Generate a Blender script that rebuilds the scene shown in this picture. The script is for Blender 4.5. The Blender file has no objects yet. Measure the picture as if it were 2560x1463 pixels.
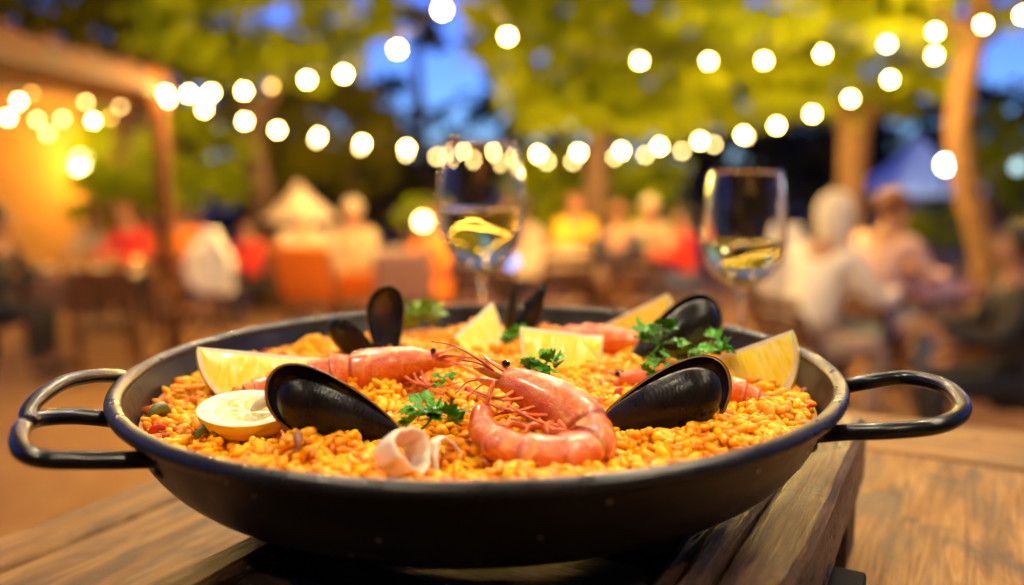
import bpy, math, random
import numpy as np
from mathutils import Vector, Matrix

R_ = math.radians
scene = bpy.context.scene
col = scene.collection
rnd = random.Random(7)
nrg = np.random.default_rng(11)

# ------------------------------------------------------------------ camera
RIM_Z = 1.50                      # pan rim above the ground (high table)
PX = 2548.0                       # width of the picture the measurements were read in
F_PX, PITCH, YAW, ROLL = 2133.9 * PX / 2560, .1463, -.0431, -.0065
CAM = Vector((-.0033, -.4973, RIM_Z + .1161))
_rt = Vector((math.cos(YAW), math.sin(YAW), 0))
_fh = Vector((-math.sin(YAW), math.cos(YAW), 0))
_fw = _fh * math.cos(PITCH) - Vector((0, 0, math.sin(PITCH)))
_up = _fh * math.sin(PITCH) + Vector((0, 0, math.cos(PITCH)))
cr, sr = math.cos(ROLL), math.sin(ROLL)
# image x right, y down, rolled by ROLL
_r2 = _rt * cr + _up * sr
_u2 = _up * cr - _rt * sr

cam_d = bpy.data.cameras.new('camera')
cam = bpy.data.objects.new('camera', cam_d)
col.objects.link(cam)
cam.matrix_world = Matrix((( _r2.x, _u2.x, -_fw.x, CAM.x), (_r2.y, _u2.y, -_fw.y, CAM.y),
                           (_r2.z, _u2.z, -_fw.z, CAM.z), (0, 0, 0, 1)))
cam_d.sensor_width = 36
cam_d.lens = F_PX / PX * 36
cam_d.clip_start = .01
cam_d.clip_end = 2000
cam_d.dof.use_dof = True
cam_d.dof.focus_distance = .432
cam_d.dof.aperture_fstop = 2.75
scene.camera = cam

# ------------------------------------------------------------------ sky
world = bpy.data.worlds.new('World'); scene.world = world
world.use_nodes = True
wn = world.node_tree.nodes; wl = world.node_tree.links
bg = wn['Background']
sky = wn.new('ShaderNodeTexSky'); sky.sky_type = 'NISHITA'
sky.sun_disc = False
sky.sun_elevation = R_(8); sky.sun_rotation = R_(180)
sky.ozone_density = 8.0; sky.dust_density = .2; sky.air_density = 1.0
hs = wn.new('ShaderNodeHueSaturation'); hs.inputs['Saturation'].default_value = .93; hs.inputs['Hue'].default_value = .53
wl.new(sky.outputs[0], hs.inputs['Color']); wl.new(hs.outputs[0], bg.inputs[0])
bg.inputs[1].default_value = .33

# ------------------------------------------------------------------ exposure and sampling
scene.view_settings.view_transform = 'Standard'
scene.view_settings.look = 'None'
scene.view_settings.exposure = 0
scene.view_settings.gamma = 1
scene.view_settings.use_curve_mapping = False
scene.render.engine = 'CYCLES'
cy = scene.cycles
cy.use_denoising = True
try: cy.denoiser = 'OPENIMAGEDENOISE'
except Exception: pass
cy.max_bounces = 10; cy.transmission_bounces = 10; cy.glossy_bounces = 4; cy.diffuse_bounces = 3
cy.transparent_max_bounces = 8
cy.caustics_reflective = False; cy.caustics_refractive = False
cy.sample_clamp_indirect = 40
cy.use_light_tree = True
cy.filter_width = 1.2

BULB_L = 150.0                    # radiance of a festoon bulb's glass
BULB_W, NEAR_W = 185.0, 205.0        # light each bulb throws (watts)
WARM = (1.0, .60, .165)
NEAR = (1.0, .83, .56)

# ------------------------------------------------------------------ placing: a photo point on a plane of the place
def _ray(px, py):
    a, b = (px - PX / 2) / F_PX, (py - 728.2) / F_PX
    return _fw + _r2 * a - _u2 * b
def on(px, py, z):
    d = _ray(px, py); return CAM + d * ((z - CAM.z) / d.z)
def at(px, py, Y):
    d = _ray(px, py); return CAM + d * ((Y - CAM.y) / d.y)

# ------------------------------------------------------------------ helpers
def tag(o, label=None, cat=None, group=None, kind=None):
    if label: o['label'] = label
    if cat: o['category'] = cat
    if group: o['group'] = group
    if kind: o['kind'] = kind
    return o
def empty(name, loc=(0, 0, 0), label=None, cat=None, group=None, mat=None):
    o = bpy.data.objects.new(name, None); col.objects.link(o)
    o.empty_display_size = .05
    if mat is not None: o.matrix_world = mat
    else: o.location = loc
    tag(o, label, cat, group); return o
def link(name, me, parent=None, loc=None, rot=None):
    o = bpy.data.objects.new(name, me); col.objects.link(o)
    if parent is not None: o.parent = parent
    if loc is not None: o.location = loc
    if rot is not None: o.rotation_euler = rot
    return o
def mdata(name, v, f, mat=None, smooth=True, fm=None, mats=None):
    me = bpy.data.meshes.new(name)
    me.from_pydata([tuple(p) for p in v], [], f)
    for m in (mats or ([mat] if mat else [])): me.materials.append(m)
    if fm is not None: me.polygons.foreach_set('material_index', fm)
    if smooth: me.polygons.foreach_set('use_smooth', [True] * len(me.polygons))
    me.update(); return me
def mesh(name, v, f, mat=None, parent=None, smooth=True, **k):
    return link(name, mdata(name, v, f, mat, smooth, **k), parent)
def bevel(o, w, seg=2):
    m = o.modifiers.new('bevel', 'BEVEL'); m.width = w; m.segments = seg; m.limit_method = 'ANGLE'; m.angle_limit = R_(40)
    return o
def axes(X, Z, loc):
    """matrix with local X along X, local Z close to Z, Y = Z x X"""
    X = Vector(X).normalized(); Z = Vector(Z); Z = (Z - X * Z.dot(X)).normalized(); Y = Z.cross(X)
    return Matrix(((X.x, Y.x, Z.x, loc[0]), (X.y, Y.y, Z.y, loc[1]), (X.z, Y.z, Z.z, loc[2]), (0, 0, 0, 1)))
def catmull(pts, n):
    """resample points (any dimension) smoothly: n samples in all"""
    P = np.array([list(p) for p in pts], float)
    P = np.vstack([2 * P[0] - P[1], P, 2 * P[-1] - P[-2]])
    m = len(P) - 3; out = []
    for k in range(n):
        t = k / (n - 1) * m; i = min(int(t), m - 1); t -= i
        a, b, c, d = P[i], P[i + 1], P[i + 2], P[i + 3]
        out.append(.5 * (2 * b + (c - a) * t + (2 * a - 5 * b + 4 * c - d) * t * t + (3 * b - a - 3 * c + d) * t ** 3))
    return np.array(out)
def tube(pts, radii, ns=10, cap=True, flat=1.0, ref=None):
    """verts, faces of a tube; flat squeezes the second cross axis"""
    P = [Vector(p) for p in pts]; n = len(P); V = []; Fc = []
    if not hasattr(radii, '__len__'): radii = [radii] * n
    N = None
    for i in range(n):
        T = (P[min(i + 1, n - 1)] - P[max(i - 1, 0)]).normalized()
        if ref is not None: N = Vector(ref[i] if isinstance(ref, list) else ref)
        elif N is None: N = Vector((0, 0, 1)) if abs(T.z) < .9 else Vector((1, 0, 0))
        N = (N - T * N.dot(T)).normalized(); B = T.cross(N)
        for j in range(ns):
            a = 2 * math.pi * j / ns
            V.append(P[i] + N * (math.cos(a) * radii[i]) + B * (math.sin(a) * radii[i] * flat))
    for i in range(n - 1):
        for j in range(ns):
            k = (j + 1) % ns
            Fc.append((i * ns + j, i * ns + k, (i + 1) * ns + k, (i + 1) * ns + j))
    if cap:
        Fc.append(tuple(range(ns))[::-1]); Fc.append(tuple((n - 1) * ns + j for j in range(ns)))
    return V, Fc
def lathe(prof, ns=64, close=False):
    V = []; Fc = []; n = len(prof)
    for r, z in prof:
        for j in range(ns):
            a = 2 * math.pi * j / ns; V.append((r * math.cos(a), r * math.sin(a), z))
    for i in range(n - 1 + (1 if close else 0)):
        i2 = (i + 1) % n
        for j in range(ns):
            k = (j + 1) % ns
            Fc.append((i * ns + j, i * ns + k, i2 * ns + k, i2 * ns + j))
    return V, Fc
def box(sx, sy, sz, c=(0, 0, 0)):
    x, y, z = sx / 2, sy / 2, sz / 2
    V = [(c[0] + a * x, c[1] + b * y, c[2] + d * z) for a in (-1, 1) for b in (-1, 1) for d in (-1, 1)]
    return V, [(0, 1, 3, 2), (4, 6, 7, 5), (0, 4, 5, 1), (2, 3, 7, 6), (0, 2, 6, 4), (1, 5, 7, 3)]
def merge(*vf):
    V = []; Fc = []
    for v, f in vf:
        o = len(V); V += list(v); Fc += [tuple(i + o for i in t) for t in f]
    return V, Fc
def bar(a, b, w, h=None):
    """square bar from a to b"""
    a, b = Vector(a), Vector(b); d = b - a
    m = axes(d, (0, 0, 1) if abs(d.normalized().z) < .95 else (0, 1, 0), (a + b) / 2)
    v, f = box(d.length, w, h or w); return [m @ Vector(p) for p in v], f
def sphere(r, c=(0, 0, 0), nu=12, nv=8, sc=(1, 1, 1)):
    V = [(c[0], c[1], c[2] + r * sc[2])]; Fc = []
    for i in range(1, nv):
        p = math.pi * i / nv
        for j in range(nu):
            a = 2 * math.pi * j / nu
            V.append((c[0] + r * sc[0] * math.sin(p) * math.cos(a), c[1] + r * sc[1] * math.sin(p) * math.sin(a), c[2] + r * sc[2] * math.cos(p)))
    V.append((c[0], c[1], c[2] - r * sc[2])); L = len(V) - 1
    for j in range(nu):
        k = (j + 1) % nu
        Fc.append((0, 1 + j, 1 + k)); Fc.append((L, 1 + (nv - 2) * nu + k, 1 + (nv - 2) * nu + j))
        for i in range(nv - 2):
            Fc.append((1 + i * nu + j, 1 + (i + 1) * nu + j, 1 + (i + 1) * nu + k, 1 + i * nu + k))
    return V, Fc

# ------------------------------------------------------------------ materials
class MatB:
    def __init__(s, name):
        s.m = bpy.data.materials.new(name); s.m.use_nodes = True
        s.t = s.m.node_tree; s.p = s.t.nodes['Principled BSDF']; s.out = s.t.nodes['Material Output']
    def n(s, typ, **k):
        x = s.t.nodes.new('ShaderNode' + typ)
        for a, b in k.items(): setattr(x, a, b)
        return x
    def l(s, a, b): s.t.links.new(a, b)
    def set(s, **k):
        for a, b in k.items():
            i = s.p.inputs[a.replace('_', ' ')]
            i.default_value = (*b, 1) if isinstance(b, tuple) and len(b) == 3 and i.type == 'RGBA' else b
        return s
    def coord(s, which='Object', scale=(1, 1, 1)):
        c = s.n('TexCoord'); mp = s.n('Mapping'); s.l(c.outputs[which], mp.inputs[0]); mp.inputs['Scale'].default_value = scale
        return mp.outputs[0]
    def noise(s, vec, scale, detail=4, rough=.55, dist=0):
        x = s.n('TexNoise'); x.inputs['Scale'].default_value = scale; x.inputs['Detail'].default_value = detail
        x.inputs['Roughness'].default_value = rough; x.inputs['Distortion'].default_value = dist
        if vec is not None: s.l(vec, x.inputs['Vector'])
        return x.outputs['Fac']
    def ramp(s, fac, stops):
        r = s.n('ValToRGB'); e = r.color_ramp.elements
        while len(e) < len(stops): e.new(.5)
        for q, (p, c) in zip(e, stops):
            q.position = p; q.color = (*c, 1) if len(c) == 3 else c
        s.l(fac, r.inputs[0]); return r.outputs[0]
    def mix(s, fac, a, b, mode='MIX'):
        x = s.n('Mix', data_type='RGBA', blend_type=mode)
        for sock, v in ((x.inputs[0], fac), (x.inputs[6], a), (x.inputs[7], b)):
            if hasattr(v, 'is_output'): s.l(v, sock)
            else: sock.default_value = (*v, 1) if isinstance(v, tuple) else v
        return x.outputs[2]
    def math(s, op, a, b=0.0):
        x = s.n('Math', operation=op)
        for sock, v in ((x.inputs[0], a), (x.inputs[1], b)):
            if hasattr(v, 'is_output'): s.l(v, sock)
            else: sock.default_value = v
        return x.outputs[0]
    def bump(s, h, strength=.3, dist=.001):
        b = s.n('Bump'); b.inputs['Strength'].default_value = strength; b.inputs['Distance'].default_value = dist
        s.l(h, b.inputs['Height']); s.l(b.outputs[0], s.p.inputs['Normal'])
    def color(s, c): s.l(c, s.p.inputs['Base Color'])
def plain(name, c, rough=.6, metal=0, noise=.0, scale=8, **k):
    b = MatB(name).set(Base_Color=c, Roughness=rough, Metallic=metal, **k)
    if noise:
        f = b.noise(b.coord(), scale, 5)
        b.color(b.ramp(f, [(.3, tuple(x * (1 - noise) for x in c)), (.7, tuple(min(1, x * (1 + noise)) for x in c))]))
    return b.m
def emit(name, c, L):
    b = MatB(name); e = b.n('Emission'); e.inputs[0].default_value = (*c, 1); e.inputs[1].default_value = L
    b.l(e.outputs[0], b.out.inputs[0]); return b.m
def wood(name, dark, mid, light, scale=1.0, rough=.55, crack=.5):
    b = MatB(name).set(Specular_IOR_Level=.28)
    oi = b.n('ObjectInfo'); c = b.n('TexCoord'); add = b.n('VectorMath', operation='ADD')
    sc = b.n('VectorMath', operation='SCALE'); sc.inputs[0].default_value = (3.1, 7.7, 5.3); b.l(oi.outputs['Random'], sc.inputs['Scale'])
    b.l(c.outputs['Object'], add.inputs[0]); b.l(sc.outputs[0], add.inputs[1])
    mp = b.n('Mapping'); b.l(add.outputs[0], mp.inputs[0]); mp.inputs['Scale'].default_value = (4 * scale, 60 * scale, 60 * scale)
    g = b.noise(mp.outputs[0], 2.2, 8, .65, 1.2)
    mp2 = b.n('Mapping'); b.l(add.outputs[0], mp2.inputs[0]); mp2.inputs['Scale'].default_value = (6 * scale, 16 * scale, 16 * scale)
    w = b.noise(mp2.outputs[0], 2.0, 5, .6, .6)
    fine = b.noise(add.outputs[0], 260 * scale, 4, .7)
    mp3 = b.n('Mapping'); b.l(add.outputs[0], mp3.inputs[0]); mp3.inputs['Scale'].default_value = (14 * scale, 330 * scale, 330 * scale)
    g3 = b.noise(mp3.outputs[0], 1.6, 6, .7, .5)
    colr = b.ramp(b.math('ADD', b.math('MULTIPLY', g, .62), b.math('MULTIPLY', g3, .38)), [(.34, dark), (.5, mid), (.66, light)])
    blot = b.ramp(w, [(.36, (0, 0, 0)), (.52, (1, 1, 1))])
    colr = b.mix(b.math('MULTIPLY', b.math('SUBTRACT', 1.0, blot), .72), colr, tuple(x * .22 for x in dark))
    # small dark pits and stains
    vo = b.n('TexVoronoi'); vo.inputs['Scale'].default_value = 22 * scale; b.l(add.outputs[0], vo.inputs['Vector'])
    pit = b.ramp(vo.outputs['Distance'], [(.06, (1, 1, 1)), (.16, (0, 0, 0))])
    colr = b.mix(b.math('MULTIPLY', pit, .6), colr, tuple(x * .15 for x in dark))
    b.color(colr)
    b.l(b.ramp(w, [(.3, (rough - .12,) * 3), (.7, (rough + .2,) * 3)]), b.p.inputs['Roughness'])
    h = b.math('ADD', b.math('MULTIPLY', g, 1.0), b.math('ADD', b.math('MULTIPLY', fine, .25), b.math('MULTIPLY', g3, .8)))
    b.bump(b.math('ADD', h, b.math('MULTIPLY', blot, .6)), crack, .0012 if crack < .85 else .0028)
    return b.m

M = {}
# pan
b = MatB('pan_enamel').set(Metallic=0.0, Roughness=.36)
co = b.coord()
vo = b.n('TexVoronoi'); vo.inputs['Scale'].default_value = 78; b.l(co, vo.inputs['Vector'])
dots = b.ramp(vo.outputs['Distance'], [(.07, (1, 1, 1)), (.095, (0, 0, 0))])
sep = b.n('SeparateColor'); b.l(vo.outputs['Color'], sep.inputs[0])
keep = b.math('GREATER_THAN', sep.outputs[0], .42)
b.color(b.mix(b.math('MULTIPLY', dots, keep), b.ramp(b.noise(co, 25, 4), [(.3, (.0045, .0042, .004)), (.7, (.009, .008, .0075))]), (.55, .50, .42)))
b.l(b.ramp(b.noise(co, 60, 5), [(.3, (.3,) * 3), (.7, (.46,) * 3)]), b.p.inputs['Roughness'])
M['enamel'] = b.m
b = MatB('pan_inner_steel').set(Metallic=.9)
co = b.coord()
b.color(b.ramp(b.noise(co, 14, 6, .6), [(.3, (.022, .022, .023)), (.6, (.055, .055, .058)), (.8, (.11, .10, .09))]))
b.l(b.ramp(b.noise(co, 45, 6, .65), [(.3, (.28,) * 3), (.7, (.5,) * 3)]), b.p.inputs['Roughness'])
b.bump(b.noise(co, 120, 5), .12, .0008)
M['inner'] = b.m
b = MatB('pan_rim_metal').set(Metallic=.35, Base_Color=(.022, .02, .021), Roughness=.3)
co = b.coord(); b.l(b.ramp(b.noise(co, 70, 5), [(.3, (.22,) * 3), (.7, (.42,) * 3)]), b.p.inputs['Roughness'])
b.color(b.ramp(b.noise(co, 160, 4, .7), [(.35, (.012, .011, .011)), (.68, (.022, .019, .019)), (.80, (.09, .075, .065))]))
M['rim'] = b.m
M['handle'] = plain('handle_enamel', (.006, .005, .005), .24, 0, .3, 90)
# food
def rice_mat(name, single):
    b = MatB(name)
    if single: v = b.n('ObjectInfo').outputs['Random']
    else:
        a = b.n('Attribute'); a.attribute_name = 'tint'; v = a.outputs['Fac']
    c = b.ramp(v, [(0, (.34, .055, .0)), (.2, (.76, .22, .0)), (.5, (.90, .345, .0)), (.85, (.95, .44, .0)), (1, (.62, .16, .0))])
    b.color(c); b.set(Roughness=.26, Subsurface_Weight=.28, Subsurface_Scale=.004, Subsurface_Radius=(1.0, .5, .02), Coat_Weight=.0, Specular_IOR_Level=.28)
    b.l(b.ramp(b.noise(b.coord(), 500, 3), [(.3, (.2,) * 3), (.7, (.45,) * 3)]), b.p.inputs['Roughness'])
    return b.m
M['rice'] = rice_mat('saffron_rice', False); M['rice1'] = rice_mat('saffron_rice_grain', True)
b = MatB('rice_sauce').set(Roughness=.3)
b.color(b.ramp(b.noise(b.coord(), 60, 5), [(.3, (.34, .075, .002)), (.7, (.62, .22, .004))])); M['sauce'] = b.m
def shrimp_mat():
    b = MatB('cooked_shrimp'); co = b.coord()
    n1 = b.noise(co, 105, 7, .7, 1.0); n2 = b.noise(co, 230, 5, .65); n3 = b.noise(co, 22, 3)
    c = b.ramp(n1, [(.36, (.34, .026, .001)), (.46, (.62, .10, .004)), (.55, (.70, .17, .010)), (.64, (.80, .38, .09))])
    c = b.mix(b.ramp(n3, [(.46, (0, 0, 0)), (.66, (.8, .8, .8))]), c, (.66, .12, .007))
    a = b.n('Attribute'); a.attribute_name = 'band'
    c = b.mix(b.math('MULTIPLY', a.outputs['Fac'], .3), c, (.80, .45, .28))
    gr = b.n('Attribute'); gr.attribute_name = 'groove'
    c = b.mix(b.math('MULTIPLY', gr.outputs['Fac'], .8), c, (.30, .025, .004))
    sp = b.n('TexVoronoi'); sp.inputs['Scale'].default_value = 420; b.l(co, sp.inputs['Vector'])
    c = b.mix(b.math('MULTIPLY', b.ramp(sp.outputs['Distance'], [(.1, (1, 1, 1)), (.3, (0, 0, 0))]), .35), c, (.50, .04, .006))
    a2 = b.n('Attribute'); a2.attribute_name = 'belly'
    c = b.mix(b.math('MULTIPLY', a2.outputs['Fac'], .75), c, (.50, .022, .004))
    b.color(c); b.set(Roughness=.25, Subsurface_Weight=.22, Subsurface_Scale=.006, Subsurface_Radius=(1, .3, .06), Coat_Weight=.4, Coat_Roughness=.12)
    b.bump(b.math('ADD', n2, n1), .5, .0016); return b.m
M['shrimp'] = shrimp_mat()
M['shrimp_leg'] = plain('shrimp_leg_shell', (.72, .16, .04), .3, 0, .35, 120, Coat_Weight=.3)
M['shrimp_red'] = plain('shrimp_antenna_shell', (.55, .06, .012), .35, 0, .3, 150)
M['eye'] = plain('shrimp_eye_black', (.004, .003, .003), .08, 0, Coat_Weight=1.0)
b = MatB('mussel_shell_outer')
co = b.n('TexCoord').outputs['Object']
ln = b.n('VectorMath', operation='LENGTH'); b.l(co, ln.inputs[0])
rings = b.n('TexWave'); rings.wave_type = 'BANDS'; rings.inputs['Scale'].default_value = 1.0; rings.inputs['Distortion'].default_value = 1.5
cx = b.n('CombineXYZ'); b.l(b.math('ADD', b.math('MULTIPLY', ln.outputs['Value'], 150.0), b.math('MULTIPLY', b.noise(co, 90, 3), 1.2)), cx.inputs[0]); b.l(cx.outputs[0], rings.inputs['Vector'])
n1 = b.noise(co, 70, 5, .6)
c = b.ramp(n1, [(.3, (.0035, .003, .003)), (.62, (.010, .0075, .006)), (.8, (.035, .018, .009))])
b.color(b.mix(b.math('MULTIPLY', rings.outputs['Fac'], .25), c, (.016, .011, .010)))
b.set(Coat_Weight=.0, Specular_IOR_Level=.22); b.l(b.ramp(n1, [(.3, (.22,) * 3), (.7, (.40,) * 3)]), b.p.inputs['Roughness'])
b.bump(b.math('ADD', rings.outputs['Fac'], b.noise(co, 300, 3)), .12, .0004); M['mussel'] = b.m
b = MatB('mussel_shell_inner'); co = b.coord()
b.color(b.ramp(b.noise(co, 45, 4), [(.3, (.008, .007, .009)), (.7, (.028, .024, .03))])); b.set(Roughness=.25, Coat_Weight=.3); M['mussel_in'] = b.m
M['mussel_edge'] = plain('mussel_shell_edge', (.20, .10, .035), .4, 0, .4, 200)
M['flesh'] = plain('mussel_flesh', (.62, .24, .03), .3, 0, .35, 150, Subsurface_Weight=.2, Subsurface_Scale=.004)
b = MatB('lemon_rind').set(Roughness=.34, Subsurface_Weight=.1, Subsurface_Scale=.003)
co = b.coord(); vo = b.n('TexVoronoi'); vo.inputs['Scale'].default_value = 700; b.l(co, vo.inputs['Vector'])
b.color(b.ramp(b.noise(co, 90, 4), [(.3, (.86, .56, .002)), (.7, (.90, .66, .008))])); b.bump(vo.outputs['Distance'], .35, .0006); M['rind'] = b.m
b = MatB('lemon_pith').set(Roughness=.5, Subsurface_Weight=.3, Subsurface_Scale=.004)
b.color(b.ramp(b.noise(b.coord(), 160, 4), [(.3, (.70, .60, .36)), (.7, (.78, .72, .52))])); M['pith'] = b.m
b = MatB('lemon_pulp').set(Roughness=.2, Subsurface_Weight=.3, Subsurface_Scale=.006, Subsurface_Radius=(1, .8, .15), Coat_Weight=.5, Coat_Roughness=.08)
co = b.coord('Object', (330, 330, 95)); vo = b.n('TexVoronoi'); vo.feature = 'SMOOTH_F1'; vo.inputs['Scale'].default_value = 1.0; b.l(co, vo.inputs['Vector'])
n1 = b.noise(b.coord('Object', (160, 160, 50)), 1.0, 4)
b.color(b.ramp(b.math('ADD', b.math('MULTIPLY', vo.outputs['Distance'], .8), b.math('MULTIPLY', n1, .5)), [(.3, (.91, .72, .03)), (.6, (.94, .81, .10)), (.95, (.96, .89, .40))]))
b.bump(b.math('SUBTRACT', n1, vo.outputs['Distance']), .6, .0012); M['pulp'] = b.m
b = MatB('parsley_leaf').set(Roughness=.35, Subsurface_Weight=.15, Subsurface_Scale=.002)
b.color(b.ramp(b.noise(b.coord(), 260, 4), [(.3, (.03, .15, .006)), (.6, (.08, .31, .010)), (.8, (.17, .45, .015))])); b.set(Specular_IOR_Level=.25); b.bump(b.noise(b.coord(), 600, 3), .3, .0005); M['parsley'] = b.m
b = MatB('parsley_leaf_pale').set(Roughness=.4, Subsurface_Weight=.15, Subsurface_Scale=.002)
b.color(b.ramp(b.noise(b.coord(), 260, 4), [(.3, (.14, .28, .012)), (.7, (.30, .44, .03))])); M['parsley_pale'] = b.m
b = MatB('squid_flesh').set(Roughness=.3, Subsurface_Weight=.4, Subsurface_Scale=.006, Coat_Weight=.3)
b.color(b.ramp(b.noise(b.coord(), 80, 4), [(.22, (.50, .26, .16)), (.36, (.74, .58, .44)), (.7, (.82, .72, .58))])); M['squid'] = b.m
M['pepper'] = plain('red_pepper', (.55, .03, .008), .25, 0, .3, 90, Coat_Weight=.3)
M['bean'] = plain('green_bean', (.09, .10, .012), .3, 0, .4, 90, Coat_Weight=.2)
M['onion'] = plain('brown_onion', (.24, .085, .035), .3, 0, .4, 90)
# glass
b = MatB('clear_glass').set(Base_Color=(1, 1, 1), Roughness=0.0, IOR=1.46, Transmission_Weight=1.0); M['glass'] = b.m
b = MatB('white_wine').set(Base_Color=(1.0, .86, .30), Roughness=0.0, IOR=1.33, Transmission_Weight=1.0); M['wine'] = b.m
# wood and ground
M['table_wood'] = wood('worn_table_wood', (.075, .026, .005), (.225, .100, .022), (.43, .235, .065), .8, .5, .7)
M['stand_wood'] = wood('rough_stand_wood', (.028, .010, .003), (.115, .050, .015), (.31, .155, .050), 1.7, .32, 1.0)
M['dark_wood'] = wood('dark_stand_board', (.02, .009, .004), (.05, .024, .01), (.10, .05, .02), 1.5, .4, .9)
M['chair_wood'] = wood('brown_chair_wood', (.05, .018, .007), (.12, .042, .016), (.2, .075, .03), .4, .45, .2)
M['pale_wood'] = wood('orange_pergola_wood', (.06, .018, .003), (.12, .04, .006), (.17, .062, .012), .2, .6, .2)
M['iron'] = plain('black_iron', (.004, .0035, .003), .75, 0, .3, 60, Specular_IOR_Level=.2)
M['wicker'] = plain('dark_wicker', (.08, .022, .012), .6, 0, .4, 80)
b = MatB('packed_earth').set(Roughness=.85)
co = b.coord(); b.color(b.mix(b.ramp(b.noise(co, 6, 6), [(.4, (0, 0, 0)), (.65, (1, 1, 1))]), b.ramp(b.noise(co, .8, 6, .6), [(.3, (.20, .088, .022)), (.7, (.34, .165, .045))]), (.36, .195, .06)))
b.bump(b.noise(co, 14, 6), .4, .02); M['ground'] = b.m
def leaf_mat(name, a, c, tr=.4):
    b = MatB(name); v = b.noise(b.coord(), 1.1, 4)
    colr = b.ramp(v, [(.32, a), (.68, c)]); b.color(colr); b.set(Roughness=.7, Specular_IOR_Level=.15)
    t = b.n('BsdfTranslucent'); b.l(colr, t.inputs[0]); mx = b.n('MixShader'); mx.inputs[0].default_value = tr
    b.l(b.p.outputs[0], mx.inputs[1]); b.l(t.outputs[0], mx.inputs[2]); b.l(mx.outputs[0], b.out.inputs[0]); return b.m
M['leaf'] = leaf_mat('yellow_green_leaf', (.15, .21, .002), (.34, .39, .003))
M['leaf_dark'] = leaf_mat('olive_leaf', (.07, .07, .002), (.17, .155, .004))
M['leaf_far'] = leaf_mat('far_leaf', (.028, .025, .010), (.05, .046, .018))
M['bark'] = plain('pale_bark', (.17, .09, .032), .8, 0, .35, 9)
M['bark_dark'] = plain('dark_bark', (.11, .06, .035), .85, 0, .3, 9)
M['stucco'] = plain('ochre_stucco', (.70, .33, .045), .85, 0, .12, 5)
M['skin'] = plain('skin', (.36, .17, .095), .5, 0, .08, 20, Subsurface_Weight=.0)
M['bulb'] = emit('warm_bulb_glass', WARM, BULB_L)
M['bulb_soft'] = emit('soft_bulb_glass', (1.0, .66, .22), 34)
M['bulb_near'] = emit('warm_white_bulb_glass', NEAR, 200)
M['bulb_dim'] = emit('dim_orange_bulb_glass', (1.0, .50, .10), 13)
M['bulb_wall'] = emit('wall_lamp_glass', (1.0, .66, .22), 60)
M['bulb_mid'] = emit('yellow_bulb_glass', (1.0, .62, .18), 30)
M['bulb_cool'] = emit('cool_bulb_glass', (.62, .95, 1.0), 2.2)
M['bulb_white'] = emit('white_bulb_glass', (.9, 1.0, .85), 40)
M['bulb_blue'] = emit('blue_lamp_glass', (.16, .36, 1.0), 3)
M['black'] = plain('black_rubber', (.012, .011, .010), .6)
def cloth(name, c, rough=.8): return plain(name, c, rough, 0, .12, 14)

# ================================================================== SETTING
def ground():
    n = 60; V = []; Fc = []
    xs = np.sinh(np.linspace(-5.2, 5.2, n)) * 3.2
    ys = np.sinh(np.linspace(-5.2, 5.2, n)) * 3.2 + 4
    for j in range(n):
        for i in range(n):
            x, y = xs[i], ys[j]
            V.append((x, y, .012 * math.sin(x * 1.7 + y) * math.cos(y * 1.3)))
    for j in range(n - 1):
        for i in range(n - 1): Fc.append((j * n + i, j * n + i + 1, (j + 1) * n + i + 1, (j + 1) * n + i))
    tag(mesh('ground', V, Fc, M['ground']), kind='structure', label='packed reddish earth of the courtyard')
ground()

# ---- the high table under the pan
TZ = CAM.z - .25
U = Vector((.5195, .8545, 0)).normalized(); Vv = Vector((U.y, -U.x, 0))
CORNER = CAM + (Vector((-.0231, .4345, CAM.z - .216)) - CAM) * (.25 / .216); CORNER.z = TZ
def plank(name, mat, L, w, t, parent, loc, xdir, seed=0, rough=.0012, nx=14, dat={}):
    """a board with slightly wavering edges; local X along its length, top face at local z=0"""
    r = random.Random(seed); V = []; Fc = []
    def wav(lo, hi, k):
        c = catmull([(r.uniform(lo, hi) * k,) for _ in range(max(4, nx // 4))], nx + 1)[:, 0]; return [float(q) + r.uniform(-.12, .12) * k for q in c]
    e, e2, e3 = wav(-1, 1, rough), wav(-1, 1, rough), wav(-1, .3, rough * .6)
    c = min(.003, t * .2) * (1 if rough < .002 else 1.3)
    for i in range(nx + 1):
        x = -L / 2 + L * i / nx; a, b2, z = w / 2 + e[i], w / 2 + e2[i], e3[i]
        V += [(x, -a, -c), (x, -a + c, z), (x, b2 - c, z), (x, b2, -c), (x, b2, -t), (x, -a, -t)]
    for i in range(nx):
        for j in range(6):
            k = (j + 1) % 6; Fc.append((i * 6 + j, (i + 1) * 6 + j, (i + 1) * 6 + k, i * 6 + k))
    Fc.append(tuple(range(6))); Fc.append(tuple(nx * 6 + j for j in range(6))[::-1])
    o = mesh(name, V, Fc, mat, parent, smooth=False)
    o.matrix_basis = Matrix.Translation(-parent.location) @ axes(xdir, (0, 0, 1), loc)
    return o
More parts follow.
